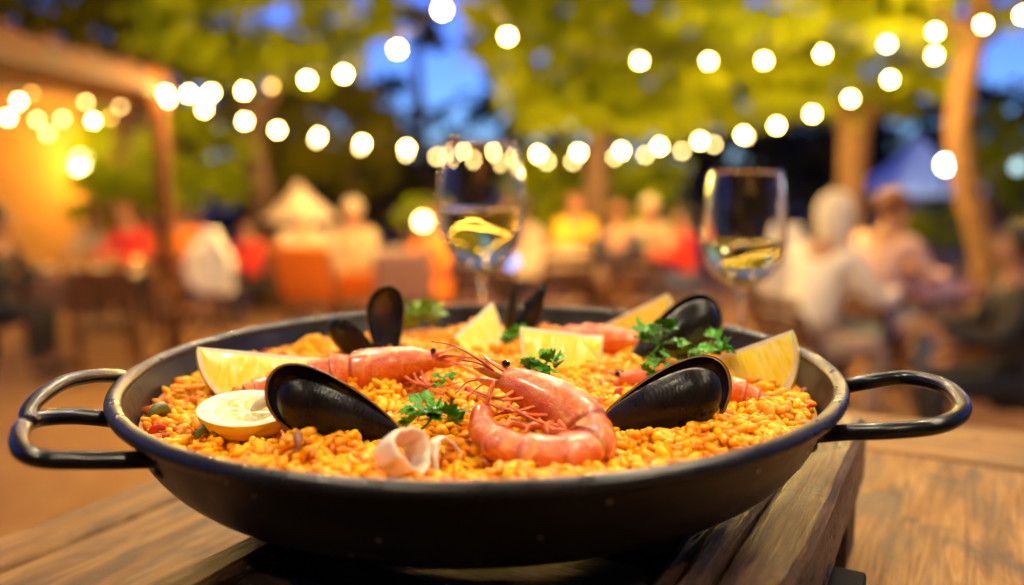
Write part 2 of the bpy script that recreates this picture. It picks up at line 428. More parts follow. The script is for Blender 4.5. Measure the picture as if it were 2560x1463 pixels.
def big_table():
    t = empty('high_table', (CORNER.x, CORNER.y, 0), 'worn wooden high table in front carrying the paella pan', 'table')
    bpy.context.view_layer.update()
    A, B = .86, .78                                        # along -U and along V
    def P(a, b, z=TZ): return Vector((CORNER.x, CORNER.y, 0)) - U * a + Vv * b + Vector((0, 0, z))
    plank('edge_board', M['table_wood'], B, .115, .03, t, P(.0575, B / 2), Vv, 1)
    plank('edge_board', M['table_wood'], B, .115, .03, t, P(A - .0575, B / 2), Vv, 2)
    plank('edge_board', M['table_wood'], A - .234, .048, .03, t, P(A / 2, .024), U, 3)
    plank('edge_board', M['table_wood'], A - .234, .048, .03, t, P(A / 2, B - .024), U, 4)
    for i, (b0, b1) in enumerate(((.05, .30), (.30, .49), (.49, B - .05))):
        plank('board', M['table_wood'], A - .234, b1 - b0 - .0025, .028, t, P(A / 2, (b0 + b1) / 2, TZ - .0012), U, 10 + i)
    for a in (.06, A - .06):
        for b2 in (.06, B - .06):
            v, f = box(.06, .06, TZ - .03, (*P(a, b2, 0).xy, (TZ - .03) / 2 ))
            o = mesh('leg', v, f, M['table_wood'], t, False); o.matrix_parent_inverse = t.matrix_world.inverted()
    v, f = bar(P(.06, .06, .35), P(.06, B - .06, .35), .04); o = mesh('foot_rail', v, f, M['table_wood'], t, False); o.matrix_parent_inverse = t.matrix_world.inverted()
    for q, zz in ((.06, TZ - .07), (A - .06, TZ - .07)):
        v, f = bar(P(q, .09, zz), P(q, B - .09, zz), .03, .07); o = mesh('apron', v, f, M['table_wood'], t, False); o.matrix_parent_inverse = t.matrix_world.inverted()
    for q in (.06, B - .06):
        v, f = bar(P(.09, q, TZ - .07), P(A - .09, q, TZ - .07), .03, .07); o = mesh('apron', v, f, M['table_wood'], t, False); o.matrix_parent_inverse = t.matrix_world.inverted()
    return t
big_table()

# ---- rough wooden stand under the pan
SZ = RIM_Z - .0575
def pan_stand():
    t = empty('wooden_pan_stand', (0, 0, TZ), 'rough dark slatted wooden stand between pan and table', 'stand')
    bpy.context.view_layer.update()
    def P(u, v, z): return U * u + Vv * v + Vector((0, 0, z))
    u0, u1 = -.30, .19; L = u1 - u0; um = (u0 + u1) / 2; th = .042
    plank('rail_board', M['stand_wood'], L, .030, th, t, P(um, .181, SZ), U, 21, .0022, 40)
    plank('rail_board', M['stand_wood'], L, .014, th, t, P(um, .1575, SZ - .001), U, 22, .0018, 40)
    plank('rail_board', M['stand_wood'], L, .012, th, t, P(um, .1420, SZ - .006), U, 26, .002, 40)
    plank('rail_board', M['stand_wood'], L, .022, th, t, P(um, -.040, SZ - .003), U, 23, .002, 40)
    for i, (u, w) in enumerate(((-.262, .07), (-.185, .07), (-.105, .075), (-.02, .08), (.06, .075), (.14, .08))):
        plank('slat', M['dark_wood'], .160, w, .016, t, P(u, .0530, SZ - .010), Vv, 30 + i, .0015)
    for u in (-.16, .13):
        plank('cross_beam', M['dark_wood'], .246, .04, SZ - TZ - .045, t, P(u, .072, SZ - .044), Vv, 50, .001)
    for (u, v) in ((.040, .200), (-.255, .200)):
        vv, f = box(.060, .026, SZ - TZ - .046)
        o = mesh('foot', vv, f, M['iron'], t, False); o.matrix_basis = Matrix.Translation(-t.location) @ axes(U, (0, 0, 1), P(u - .02, v, TZ + (SZ - TZ - .046) / 2)); bevel(o, .002)
    return t
pan_stand()

# ================================================================== THE PAN
PAN = empty('paella_pan', (0, 0, RIM_Z), 'large black enamelled paella pan with two loop handles', 'pan')
prof_o = [(0, -.0555), (.126, -.0555), (.142, -.0548), (.156, -.0518), (.169, -.0458), (.1795, -.0378), (.1875, -.0275), (.1932, -.0160), (.1968, -.0065), (.1988, -.001)]
prof_i = [(.1968, .0005), (.1945, -.0065), (.1908, -.0160), (.1850, -.0270), (.1770, -.0368), (.1668, -.0443), (.154, -.0498), (.141, -.0525), (.126, -.0532), (0, -.0532)]
def smooth_prof(p, n): return [tuple(q) for q in catmull(p, n)]
po, pi_ = smooth_prof(prof_o[1:], 30), smooth_prof(prof_i[:-1], 30)
v, f = lathe([(.0005, -.0555)] + po, 160); o = mesh('bowl', v, f, M['enamel'], PAN)
v, f = lathe(pi_ + [(.0005, -.0532)], 160); mesh('cooking_surface', v, f, M['inner'], PAN)
rp = []
for k in range(20):
    a = 2 * math.pi * k / 20; rp.append((.2000 + .0042 * math.cos(a), -.0008 + .0040 * math.sin(a)))
v, f = lathe(rp, 160, True); mesh('rim', v, f, M['rim'], PAN)
def rod(pts, name, parent, n=60, r=.0040):
    w = catmull([p - PAN.location for p in pts], n); v, f = tube(w, r, 14); return mesh(name, v, f, M['handle'], parent), w
def rivet(h, e):
    d = Vector((e[0], e[1], 0)).normalized(); v, f = sphere(.0050, (e[0] - d.x * .003, e[1] - d.y * .003, e[2] - .0055), 10, 8, (1, 1, .8)); mesh('rivet', v, f, M['handle'], h)
def HP(px, py, dz): return on(px, py, RIM_Z + dz)
h, w = rod([HP(398, 1145, -.012), HP(360, 1144, -.011), HP(290, 1146, -.009), HP(190, 1146, -.006), HP(110, 1143, -.003), HP(62, 1128, -.001), HP(46, 1098, .001), HP(58, 1062, .002), HP(100, 1042, .001), HP(180, 1036, -.002), HP(258, 1042, -.006), HP(280, 1046, -.009)], 'handle', PAN)
rivet(h, w[1])
rod([HP(70, 1052, .003), HP(72, 1022, .006), HP(105, 985, .009), HP(165, 950, .010), HP(235, 936, .007), HP(292, 937, .001), HP(322, 944, -.007)], 'handle', PAN, 40, .0038)
h, w = rod([HP(2012, 1084, -.013), HP(2050, 1081, -.012), HP(2110, 1076, -.009), HP(2220, 1072, -.005), HP(2320, 1062, -.002), HP(2380, 1040, .000), HP(2396, 1010, .002), HP(2368, 972, .004), HP(2310, 948, .005), HP(2240, 940, .004), HP(2165, 950, .001), HP(2110, 961, -.004), HP(2088, 967, -.008)], 'handle', PAN)
rivet(h, w[2])

# woven trivet ring below the pan, dark between the slats
def wicker():
    t = empty('wicker_trivet', (0, -.01, SZ - .010), 'dark woven wicker trivet in the shadow below the pan', 'trivet')
    v, f = lathe([(.116 + .003 * math.cos(a), .004 + .003 * math.sin(a)) for a in [i * math.pi / 4 for i in range(8)]], 80, True); mesh('ring', v, f, M['wicker'], t)
    v, f = lathe([(.100 + .003 * math.cos(a), .004 + .003 * math.sin(a)) for a in [i * math.pi / 4 for i in range(8)]], 80, True); mesh('ring', v, f, M['wicker'], t)
    v, f = box(.024, .006, .0035, (0, 0, .0055)); me = mdata('weave_strip', v, f, M['wicker'], False)
    for k in range(48):
        a = 2 * math.pi * k / 48; link('weave_strip', me, t, (.108 * math.cos(a), .108 * math.sin(a), .0012 * (k % 2)), (0, .06 * (-1) ** k, a))
wicker()

# ================================================================== RICE
def vnoise(x, y, s, seed):
    """smooth value noise on arrays"""
    r = np.random.default_rng(seed); T = r.random((64, 64))
    X, Y = x * s + 31.3, y * s + 17.7; i, j = np.floor(X).astype(int), np.floor(Y).astype(int)
    a, c = X - i, Y - j; a = a * a * (3 - 2 * a); c = c * c * (3 - 2 * c); i %= 64; j %= 64; i2, j2 = (i + 1) % 64, (j + 1) % 64
    return (T[i, j] * (1 - a) + T[i2, j] * a) * (1 - c) + (T[i, j2] * (1 - a) + T[i2, j2] * a) * c
def rice_h(x, y):
    x, y = np.asarray(x, float), np.asarray(y, float)
    r2 = (x * x + y * y) / .188 ** 2
    return RIM_Z - .0150 + .0040 * (1 - r2) + (.011 * (vnoise(x, y, 42, 3) - .5) + .008 * (vnoise(x, y, 95, 4) - .5)) * np.clip((1.02 - r2) * 5, .1, 1)
RICE = empty('saffron_rice', (0, 0, RIM_Z - .03), 'bright orange yellow saffron rice filling the pan', 'rice')
def rice():
    n, m = 46, 120; V = []; Fc = []
    for i in range(n):
        r = .1890 * (i / (n - 1)) ** .8
        for j in range(m):
            a = 2 * math.pi * j / m; x, y = r * math.cos(a), r * math.sin(a); V.append((x, y, float(rice_h(x, y)) - .0008 - RICE.location.z))
    for i in range(n - 1):
        for j in range(m):
            k = (j + 1) % m; Fc.append((i * m + j, (i + 1) * m + j, (i + 1) * m + k, i * m + k))
    mesh('sauce_bed', V, Fc, M['sauce'], RICE)
    # candidate grains
    sp = .0034; g = np.arange(-.19, .19, sp); X, Y = np.meshgrid(g, g); X, Y = X.ravel(), Y.ravel()
    X = X + nrg.uniform(-.5, .5, X.size) * sp * 1.3; Y = Y + nrg.uniform(-.5, .5, Y.size) * sp * 1.3
    k = np.hypot(X, Y) < .1845; X, Y = X[k], Y[k]
    L2 = nrg.random(X.size) < np.clip((vnoise(X, Y, 110, 8) - .42) * 3.2, 0, .9)      # clumps of a second layer
    X2, Y2 = X[L2] + nrg.uniform(-.001, .001, L2.sum()), Y[L2] + nrg.uniform(-.001, .001, L2.sum())
    Xa, Ya = np.concatenate([X, X2]), np.concatenate([Y, Y2])
    Za = rice_h(Xa, Ya) + nrg.uniform(-.0012, .0010, Xa.size); Za[X.size:] += nrg.uniform(.0018, .0030, X2.size)
    N = Xa.size; rz = nrg.uniform(0, 2 * np.pi, N); ry = nrg.normal(0, .38, N); rx = nrg.uniform(0, 2 * np.pi, N)
    S = np.clip(nrg.lognormal(.06, .22, N), .5, 1.55)
    # shapes: plump short grains, bent and pinched
    def grain(nu, nv, seed):
        r = random.Random(seed); v, f = sphere(1, (0, 0, 0), nu, nv); out = []
        bend, pin, wd, ln = r.uniform(-.35, .35), r.uniform(.0, .28), r.uniform(.72, 1.15), r.uniform(.62, 1.22)
        for (x, y, z) in v:
            w = 1 - pin * math.exp(-(z - .15) ** 2 * 6); out.append((z * .0034 * ln, (x * w * wd + bend * z * z) * .0020, y * w * .00195 * wd))
        return np.array(out), f
    shapes = [grain(8, 6, 100 + s) for s in range(12)]; low = [grain(6, 5, 100 + s) for s in range(12)]
    def rot(i):
        a, b2, c = rz[i], ry[i], rx[i]
        return Matrix.Rotation(a, 3, 'Z') @ Matrix.Rotation(b2, 3, 'Y') @ Matrix.Rotation(c, 3, 'X')
    depth = (Xa - CAM.x) ** 2 + (Ya - CAM.y) ** 2
    score = depth - (Za - rice_h(Xa, Ya)) * 6
    hid = (Ya < -np.sqrt(np.clip(.183 ** 2 - Xa ** 2, 0, 1)) + .034)                    # behind the front rim
    score[hid] += 9
    first = np.argsort(score)[:300]; single = set(first.tolist())
    datas = [mdata('rice_grain', v, f, M['rice1']) for v, f in shapes]
    for i in first:
        o = link('rice_grain', datas[i % 12], RICE)
        o.matrix_local = Matrix.Translation((Xa[i], Ya[i], Za[i] - RICE.location.z)) @ rot(i).to_4x4() @ Matrix.Scale(S[i], 4)
    # the rest as one mass
    ca, sa, cb, sb, cc, sc = np.cos(rz), np.sin(rz), np.cos(ry), np.sin(ry), np.cos(rx), np.sin(rx)
    Rm = np.empty((N, 3, 3))
    Rm[:, 0, 0] = ca * cb; Rm[:, 0, 1] = ca * sb * sc - sa * cc; Rm[:, 0, 2] = ca * sb * cc + sa * sc
    Rm[:, 1, 0] = sa * cb; Rm[:, 1, 1] = sa * sb * sc + ca * cc; Rm[:, 1, 2] = sa * sb * cc - ca * sc
    Rm[:, 2, 0] = -sb; Rm[:, 2, 1] = cb * sc; Rm[:, 2, 2] = cb * cc
    pos = np.stack([Xa, Ya, Za - RICE.location.z], 1)
    rest = np.array([i for i in range(N) if i not in single])
    Vs = []; LT = []; LV = []; tint = []; off = 0
    for s in range(12):
        for far in (0, 1):
            sh, fc = (low if far else shapes)[s]
            ids = rest[(rest % 12 == s) & ((Ya[rest] > .02) == bool(far))]
            if not len(ids): continue
            P = np.einsum('nij,vj->nvi', Rm[ids] * S[ids][:, None, None], sh) + pos[ids][:, None, :]
            nv = len(sh); Vs.append(P.reshape(-1, 3))
            fl = np.concatenate([np.array(t) for t in fc]); ln = np.array([len(t) for t in fc])
            LV.append((fl[None, :] + (off + np.arange(len(ids)) * nv)[:, None]).ravel()); LT.append(np.tile(ln, len(ids)))
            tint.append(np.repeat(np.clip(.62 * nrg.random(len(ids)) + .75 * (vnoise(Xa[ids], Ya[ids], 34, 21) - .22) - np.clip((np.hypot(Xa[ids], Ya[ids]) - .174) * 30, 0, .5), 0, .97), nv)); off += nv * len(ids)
    Vs, LV, LT, tint = np.concatenate(Vs), np.concatenate(LV), np.concatenate(LT), np.concatenate(tint)
    me = bpy.data.meshes.new('rice_grain_mass'); me.vertices.add(len(Vs)); me.vertices.foreach_set('co', Vs.ravel())
    me.loops.add(len(LV)); me.loops.foreach_set('vertex_index', LV.astype(np.int32))
    me.polygons.add(len(LT)); me.polygons.foreach_set('loop_start', np.concatenate([[0], np.cumsum(LT)[:-1]]).astype(np.int32))
    me.polygons.foreach_set('use_smooth', np.ones(len(LT), bool)); me.update(calc_edges=True)
    a = me.attributes.new('tint', 'FLOAT', 'POINT'); a.data.foreach_set('value', tint.astype(np.float32))
    me.materials.append(M['rice']); tag(link('rice_grain_mass', me, RICE), kind='stuff')
rice()
def rz_(x, y): return float(rice_h(x, y))

# ================================================================== MUSSELS
def lift(p, d=.014): p = Vector(p); return p + (CAM - p).normalized() * d
def valve_mesh(L, W, Hd, sgn, name='mussel_valve'):
    nu, nv = 26, 16; V = []; Fc = []; fm = []
    def layer(scale, yoff):
        for i in range(nu + 1):
            t = (i / nu); t = .5 - .5 * math.cos(math.pi * t)
            mc = W * .40 * t ** .85; mh = W * .5 * (t ** .62) * max(0, 1 - t ** 4.0) ** .5; up = mc + mh * 1.04; lo = mc - mh * .94
            dm = Hd * (t ** .55) * max(0, 1 - t ** 3.6) ** .55
            for j in range(nv + 1):
                w = -1 + 2 * j / nv; ww = math.sin(w * math.pi / 2); mid = (up + lo) / 2; hw = (up - lo) / 2
                x = L * t * (1 - .0 * ww * ww); z = mid + hw * ww * scale
                y = dm * max(0, 1 - ww * ww) ** .62
                V.append((L * .5 + (x - L * .5) * scale, sgn * (y * scale - yoff), z))
    layer(1, 0); layer(.955, .0002); K = (nu + 1) * (nv + 1); q = nv + 1
    for i in range(nu):
        for j in range(nv):
            a, b2, c, d = i * q + j, (i + 1) * q + j, (i + 1) * q + j + 1, i * q + j + 1
            Fc.append((a, b2, c, d) if sgn < 0 else (d, c, b2, a)); fm.append(0)
            a, b2, c, d = (K + k for k in (a, b2, c, d)); Fc.append((d, c, b2, a) if sgn < 0 else (a, b2, c, d)); fm.append(1)
    for i in range(nu):
        for j in (0, nv):
            a, b2 = i * q + j, (i + 1) * q + j; Fc.append((a, b2, b2 + K, a + K)); fm.append(2)
    return mdata(name, V, Fc, fm=fm, mats=[M['mussel'], M['mussel_in'], M['mussel_edge']])
def mussel(label, loc, X, Z, L, front, back, W=.47, Hd=.20, flesh=False, roll=(0, 0), bs=1.0, fs=1.0, spin=(0, 0)):
    """front/back: opening angles in degrees of the valve on the +Y and the -Y side; None leaves it out"""
    t = empty('mussel', mat=axes(X, Z, lift(loc)), label=label, cat='mussel', group='mussels in the paella')
    for sgn, ang, yaw, sp in ((1, front, roll[0], spin[0]), (-1, back, roll[1], spin[1])):
        if ang is None: continue
        o = link('shell', valve_mesh(L, L * W, L * Hd, sgn), t); o.rotation_euler = (R_(-sgn * ang), R_(sp), R_(sgn * yaw)); o.scale = (bs,) * 3 if sgn < 0 else (fs,) * 3
    if flesh:
        v, f = sphere(1, (0, 0, 0), 14, 10); v = [(L * .5 + L * .34 * x, L * .05 * y + .0006 * math.sin(9 * x + 5 * z), L * W * .38 + L * W * .33 * z * (1 + .1 * math.sin(7 * x))) for x, y, z in v]
        o = mesh('flesh', v, f, M['flesh'], t); o.rotation_euler = (R_(-(front or 0) * .5 + 3), 0, 0)
    return t
mussel('open black mussel beside the squid ring, wide end towards the left', at(1002, 1082, -.080), (-.97, -.10, .06), (.14, .02, 1), .0590, 24, -6, .80, .30, roll=(-4, 0), bs=1.11)
mussel('open mussel with orange flesh standing upright at the back left of the pan', at(966, 925, .080), (-.46, .06, .88), (.88, .10, .46), .045, 40, -6, .72, .26, flesh=False, roll=(8, 0), bs=1.24, fs=1.14, spin=(30, -8))
mussel('big black mussel on the right, wide end pointing to the right handle', at(1482, 1062, -.068), (.93, -.16, -.02), (.05, .12, 1), .0610, 0, 20, .86, .34, roll=(-2, -2), fs=1.09)
mussel('dark mussel at the back right behind the parsley sprig', at(1545, 932, .050), (.90, .14, .20), (-.22, .25, 1), .072, 4, 18, .72, .26, fs=1.1)
mussel('narrow upright mussel seen edge on at the back of the pan', at(1277, 716, .125), (-.10, -.02, -1), (.12, .98, -.05), .046, 3, 2, .50, .12)
mussel('dark pointed mussel standing at the back rim of the pan', at(1358, 706, .140), (-.22, -.02, -.97), (-.9, .4, .2), .046, 16, 10, .55, .18)

# ================================================================== LEMONS
def lemon_wedge(label, loc, X, Z, a=.037, bb=.028, alpha=68, s0=-1.0, s1=1.0, pith=.13, slant=0, p=2.5, name='lemon_wedge', cat='lemon'):
    """ridge along local X through the origin at the wedge's middle; face A lies in local y=0 facing -Y, flesh below the ridge"""
    t = empty(name, mat=axes(X, Z, lift(loc)), label=label, cat=cat, group='lemon pieces in the paella')
    al = R_(alpha); ns, na, nr = 30, 14, 10
    def Rr(s): return bb * max(0, 1 - abs(s) ** p) ** .5 + 1e-5
    S = [s0 + (s1 - s0) * (.5 - .5 * math.cos(math.pi * i / ns)) for i in range(ns + 1)]
    def xo(s, r):  return a * s + slant * r * max(0, (s - s0) / (s1 - s0)) ** 2
    # rind
    V = []; Fc = []
    for s in S:
        for k in range(na + 1):
            ph = al * k / na; r = Rr(s) * (1 + .012 * math.sin(11 * s + 5 * ph)); V.append((xo(s, r), r * math.sin(ph), -r * math.cos(ph)))
    q = na + 1
    for i in range(ns):
        for k in range(na): Fc.append((i * q + k, i * q + k + 1, (i + 1) * q + k + 1, (i + 1) * q + k))
    mesh('rind', V, Fc, M['rind'], t)
    # cut faces: pith band and pulp
    for side, ph in ((0, 0.0), (1, al)):
        d = Vector((0, math.sin(ph), -math.cos(ph))); nn = Vector((0, -math.cos(ph), -math.sin(ph))) * (1 if side == 0 else -1)
        V = []; Fc = []; fm = []
        for i, s in enumerate(S):
            R0 = Rr(s); endf = min(1, min(s - s0 + .0, s1 - s) / .10 + (0 if True else 1))
            endp = max(0, min(1, (1 - abs(s)) / .14)) if (s0 <= -.99 and s < 0) or (s1 >= .99 and s > 0) else 1
            rp = R0 * (1 - pith / max(.35, R0 / bb)) * endp
            rp = max(0, rp)
            r00 = min(.0024, rp * .3); rr = [0.0] + [r00 + (rp - r00) * ((k - 1) / (nr - 4)) for k in range(1, nr - 2)] + [rp + (R0 - rp) * .3, R0]
            for k, r in enumerate(rr):
                bul = .0011 * math.sin(min(1, r / (rp + 1e-6)) * math.pi) * endp if r < rp else 0
                if k == nr - 2: bul = .0004
                V.append(Vector((xo(s, r), 0, 0)) + d * r + nn * (bul + (.0003 * math.sin(s * 60) * math.sin(r * 900) if 0 < r < rp else 0)))
        q = nr
        for i in range(ns):
            for k in range(nr - 1):
                fc = (i * q + k, (i + 1) * q + k, (i + 1) * q + k + 1, i * q + k + 1)
                Fc.append(fc if side == 0 else fc[::-1]); fm.append(0 if 0 < k < nr - 3 else 1)
        mesh('cut_face', V, Fc, None, t, fm=fm, mats=[M['pulp'], M['pith']])
    # closed ends where the wedge is cut across
    for s, cond in ((s0, s0 > -.99), (s1, s1 < .99)):
        if not cond: continue
        V = [(xo(s, 0), 0, 0)]; Fc = []; fm = []; R0 = Rr(s); n2 = 5
        for m_ in range(1, n2 + 1):
            fr = m_ / n2
            for k in range(na + 1):
                ph = al * k / na; r = R0 * (fr if m_ < n2 - 1 else (1 - pith if m_ == n2 - 1 else 1)); V.append((xo(s, r) + (.0006 * math.sin(k * 2.1) if m_ < n2 - 1 else 0), r * math.sin(ph), -r * math.cos(ph)))
        for k in range(na): Fc.append((0, 1 + k, 2 + k)); fm.append(0)
        for m_ in range(n2 - 1):
            for k in range(na):
                A = 1 + m_ * (na + 1) + k; Fc.append((A, A + na + 1, A + na + 2, A + 1)); fm.append(0 if m_ < n2 - 2 else 1)
        mesh('cut_end', V, Fc, None, t, fm=fm, mats=[M['pulp'], M['pith']])
    return t
lemon_wedge('large lemon wedge at the left, ridge up, leaning on the pan wall', at(668, 880, .010), (.84, .42, -.20), (.10, .46, .86), .0400, .0350, 74, pith=.11, p=2.1)
lemon_wedge('juicy lemon wedge at the right side, tip raised towards the right handle', at(1842, 868, .004), (.76, -.40, .40), (-.36, .46, .82), .0320, .0380, 76, pith=.13, p=2.1)
lemon_wedge('broad lemon wedge with juicy cut face in the middle of the pan', at(1412, 826, .040), (.985, -.12, -.10), (.05, .45, .88), .0300, .0370, 60, s1=.20, slant=.75, pith=.09, p=2.2)
lemon_wedge('thin curved lemon piece right behind the broad middle wedge', at(1448, 832, .056), (.93, .20, -.12), (.05, .35, .93), .0150, .0260, 40, s0=-.3, pith=.16)
lemon_wedge('small pointed lemon wedge standing near the back of the pan', at(1172, 800, .098), (.50, .80, .30), (-.32, .35, 1.05), .030, .0280, 66, s0=-.75, pith=.12)
lemon_wedge('lemon wedge at the back right rim with its tip sticking up', at(1570, 775, .135), (.78, -.42, .50), (-.45, .30, .80), .0310, .0330, 60, pith=.18, p=2.1)
def lemon_end():
    c = on(612, 1014, RIM_Z - .0010); t = empty('lemon_end_slice', mat=axes((.97, -.12, -.06), (.10, -.16, .98), c), label='lemon end slice lying cut side up at the left front', cat='lemon', group='lemon pieces in the paella')
    na, nr = 44, 8; rr = [.0055, .0110, .0150, .0172, .0186, .0206, .0226]; V = [(0, 0, -.0025)]; Fc = []; fm = []
    for m_, r in enumerate(rr):
        for k in range(na):
            a = 2 * math.pi * k / na; z = -.0022 + .0010 * abs(math.sin(4.5 * a)) + .0007 * math.sin(3 * a + m_) if m_ < 3 else (.0002 + .0005 * math.sin(5 * a + m_) if m_ < 6 else 0)
            V.append((r * math.cos(a) * 1.04, r * math.sin(a) * .95, z))
    for k in range(na): Fc.append((0, 1 + k, 1 + (k + 1) % na)); fm.append(0)
    for m_ in range(len(rr) - 1):
        for k in range(na):
            A, B = 1 + m_ * na + k, 1 + m_ * na + (k + 1) % na; Fc.append((A, A + na, B + na, B)); fm.append(0 if m_ < 2 else 1)
    mesh('cut_face', V, Fc, None, t, fm=fm, mats=[plain('pale_lemon_flesh', (.66, .53, .22), .2, 0, .3, 320, Subsurface_Weight=.3, Subsurface_Scale=.005, Coat_Weight=.5), M['pith']])
    V, Fc = lathe([(.0226 * math.cos(p_) ** .8 if p_ < 1.5 else .0004, -.0150 * math.sin(p_)) for p_ in [i * 1.5707 / 10 for i in range(11)]], na)
    mesh('rind', [(x * 1.04, y * .95, z * .95) for x, y, z in V], Fc, M['rind'], t)
    # one flap of flesh left standing on the rim
    w = catmull([(.004, -.004, 0), (.009, -.002, .004), (.014, .002, .005), (.018, .004, .001)], 10)
    v, f = tube(w, [.0006, .002, .0028, .003, .0034, .0034, .003, .0026, .002, .0008], 8, flat=.5); mesh('flesh_flap', v, f, M['pith'], t)
lemon_end()

# ================================================================== SHRIMP
def shrimp(label, pts, rad, centre, hd=.40, eyes=True, legs=True, ant=3, fan=True, nseg=6, legdir=None, seed=0, up=None, fat=1.2, red=.45):
    """pts: world points from head to tail; centre: point the body curls round (belly side)"""
    r = random.Random(seed); n = 132
    pts = [lift(p) for p in pts]; centre = lift(centre)
    base = Vector(pts[len(pts) // 2]); t = empty('shrimp', base, label, 'shrimp', 'whole shrimps in the paella')
    P = catmull([Vector(p) - base for p in pts], n); Rd = catmull([(x * fat,) for x in rad], n)[:, 0]; C = Vector(centre) - base
    V = []; Fc = []; band = []; belly = []; groove = []; ns = 22; frames = []
    for i in range(n):
        p = Vector(P[i]); T = (Vector(P[min(i + 1, n - 1)]) - Vector(P[max(i - 1, 0)])).normalized()
        N = (up and Vector(up)) or (p - C); N = (N - T * N.dot(T)).normalized(); B = T.cross(N); frames.append((p, T, N, B))
        u = i / (n - 1)
        if u < hd: ph = 0; mod = 1 + .04 * math.sin(u / hd * 3.14)
        else:
            ph = ((u - hd) / (1 - hd) * nseg) % 1; mod = .89 + .17 * ph ** 1.1
            if ph > .93: mod *= 1 - .05 * (ph - .93) / .07
        if abs(u - hd) < .012: mod *= .95
        for j in range(ns):
            a = 2 * math.pi * j / ns; dn = math.cos(a); lt = math.sin(a)
            vent = 1.0 if dn > 0 else (.86 if u > hd else .96)
            if u > hd: vent *= 1 + .16 * math.sin(math.pi * ph) * max(0, 1 - abs(dn + .35) * 2.2)
            V.append(p + N * (dn * Rd[i] * mod * vent) + B * (lt * Rd[i] * mod * .80 * (1 - .12 * max(0, -dn))))
            belly.append(max(0, min(1, (-dn - .15) * 1.6)) * red)
            groove.append(max(0, 1 - ph * 8) if u >= hd else max(0, 1 - abs(u - hd) * 60))
            band.append(max(0, 1 - abs(ph - .93) * 9) if u >= hd else .25 * max(0, dn))
    for i in range(n - 1):
        for j in range(ns):
            k = (j + 1) % ns; Fc.append((i * ns + j, i * ns + k, (i + 1) * ns + k, (i + 1) * ns + j))
    Fc.append(tuple(range(ns))[::-1]); Fc.append(tuple((n - 1) * ns + j for j in range(ns)))
    me = mdata('body', V, Fc, M['shrimp']); at_ = me.attributes.new('band', 'FLOAT', 'POINT'); at_.data.foreach_set('value', band); ag = me.attributes.new('groove', 'FLOAT', 'POINT'); ag.data.foreach_set('value', groove); ab = me.attributes.new('belly', 'FLOAT', 'POINT'); ab.data.foreach_set('value', belly); link('body', me, t)
    p, T, N, B = frames[0]; R0 = Rd[6]
    # rostrum spike
    w = [p + N * R0 * .55 - T * R0 * -.8, p + N * R0 * .7 - T * R0 * .3, p + N * R0 * .85 - T * R0 * 1.3, p + N * R0 * 1.15 - T * R0 * 2.3]
    v, f = tube(catmull(w, 12), list(np.linspace(R0 * .32, R0 * .04, 12)), 8, flat=.5, ref=N); mesh('rostrum', v, f, M['shrimp_leg'], t)
    if eyes:
        for s in (-1, 1):
            e = p + N * R0 * .75 + B * (s * R0 * .62) - T * R0 * .15
            v, f = sphere(R0 * .30, e, 12, 8); mesh('eye', v, f, M['eye'], t)
            v, f = tube([p + N * R0 * .3 + B * s * R0 * .3 + T * R0 * .2, e], [R0 * .12, R0 * .16], 7); mesh('eye_stalk', v, f, M['shrimp_leg'], t)
    for k in range(ant):
        s = (-1) ** k; d1 = (-T + B * s * .35 * (1 + .4 * k) - N * .2).normalized()
        ln = r.uniform(.022, .040); a0 = p - N * R0 * .1 + B * s * R0 * .3
        w = [a0, a0 + d1 * ln * .35 + Vector((0, 0, .002)), a0 + d1 * ln * .7 + Vector((r.uniform(-.004, .004), r.uniform(-.004, .004), .001)), a0 + d1 * ln + Vector((r.uniform(-.01, .01), r.uniform(-.008, .008), -.003))]
        v, f = tube(catmull(w, 16), list(np.linspace(.0008, .00025, 16)), 6); mesh('antenna', v, f, M['shrimp_red'], t)
    # mouth plates at the front
    for s in (-1, 1):
        w = [p - N * R0 * .25 + B * s * R0 * .45 + T * R0 * .3, p - N * R0 * .35 + B * s * R0 * .6 - T * R0 * 1.0, p - N * R0 * .45 + B * s * R0 * .55 - T * R0 * 2.0]
        v, f = tube(catmull(w, 8), [R0 * x for x in (.16, .26, .32, .33, .3, .24, .14, .03)], 8, flat=.35); mesh('antenna_scale', v, f, M['shrimp_leg'], t)
    if legs:
        for k in range(5):
            for s in (-1, 1):
                i = int((.10 + .055 * k) * n); p_, T_, N_, B_ = frames[i]; R1 = Rd[i]
                a0 = p_ - N_ * R1 * .75 + B_ * s * R1 * .35; ln = r.uniform(.014, .021)
                d = (-N_ * .8 - T_ * r.uniform(.2, .9) + B_ * s * r.uniform(.0, .35)).normalized(); d2 = (-N_ * r.uniform(.0, .4) - T_ * 1.0 + B_ * s * .1).normalized()
                w = catmull([a0, a0 + d * ln * .55, a0 + d * ln * .7 + d2 * ln * .5, a0 + d * ln * .6 + d2 * ln * 1.0], 12)
                v, f = tube(w, list(np.linspace(.00095, .00022, 12)), 7); mesh('leg', v, f, M['shrimp_leg'], t)
        for k in range(5):
            for s in (-1, 1):
                i = int((hd + .05 + .095 * k) * n); i = min(i, n - 4); p_, T_, N_, B_ = frames[i]; R1 = Rd[i]
                a0 = p_ - N_ * R1 * .7 + B_ * s * R1 * .35; ln = .0085 * R1 / .009
                w = catmull([a0, a0 - N_ * ln * .6 + B_ * s * ln * .1, a0 - N_ * ln * 1.0 - T_ * ln * .5, a0 - N_ * ln * 1.1 - T_ * ln * 1.0], 8)
                v, f = tube(w, [R1 * x for x in (.12, .17, .2, .2, .18, .14, .08, .02)], 8, flat=.4); mesh('swimmeret', v, f, M['shrimp_leg'], t)
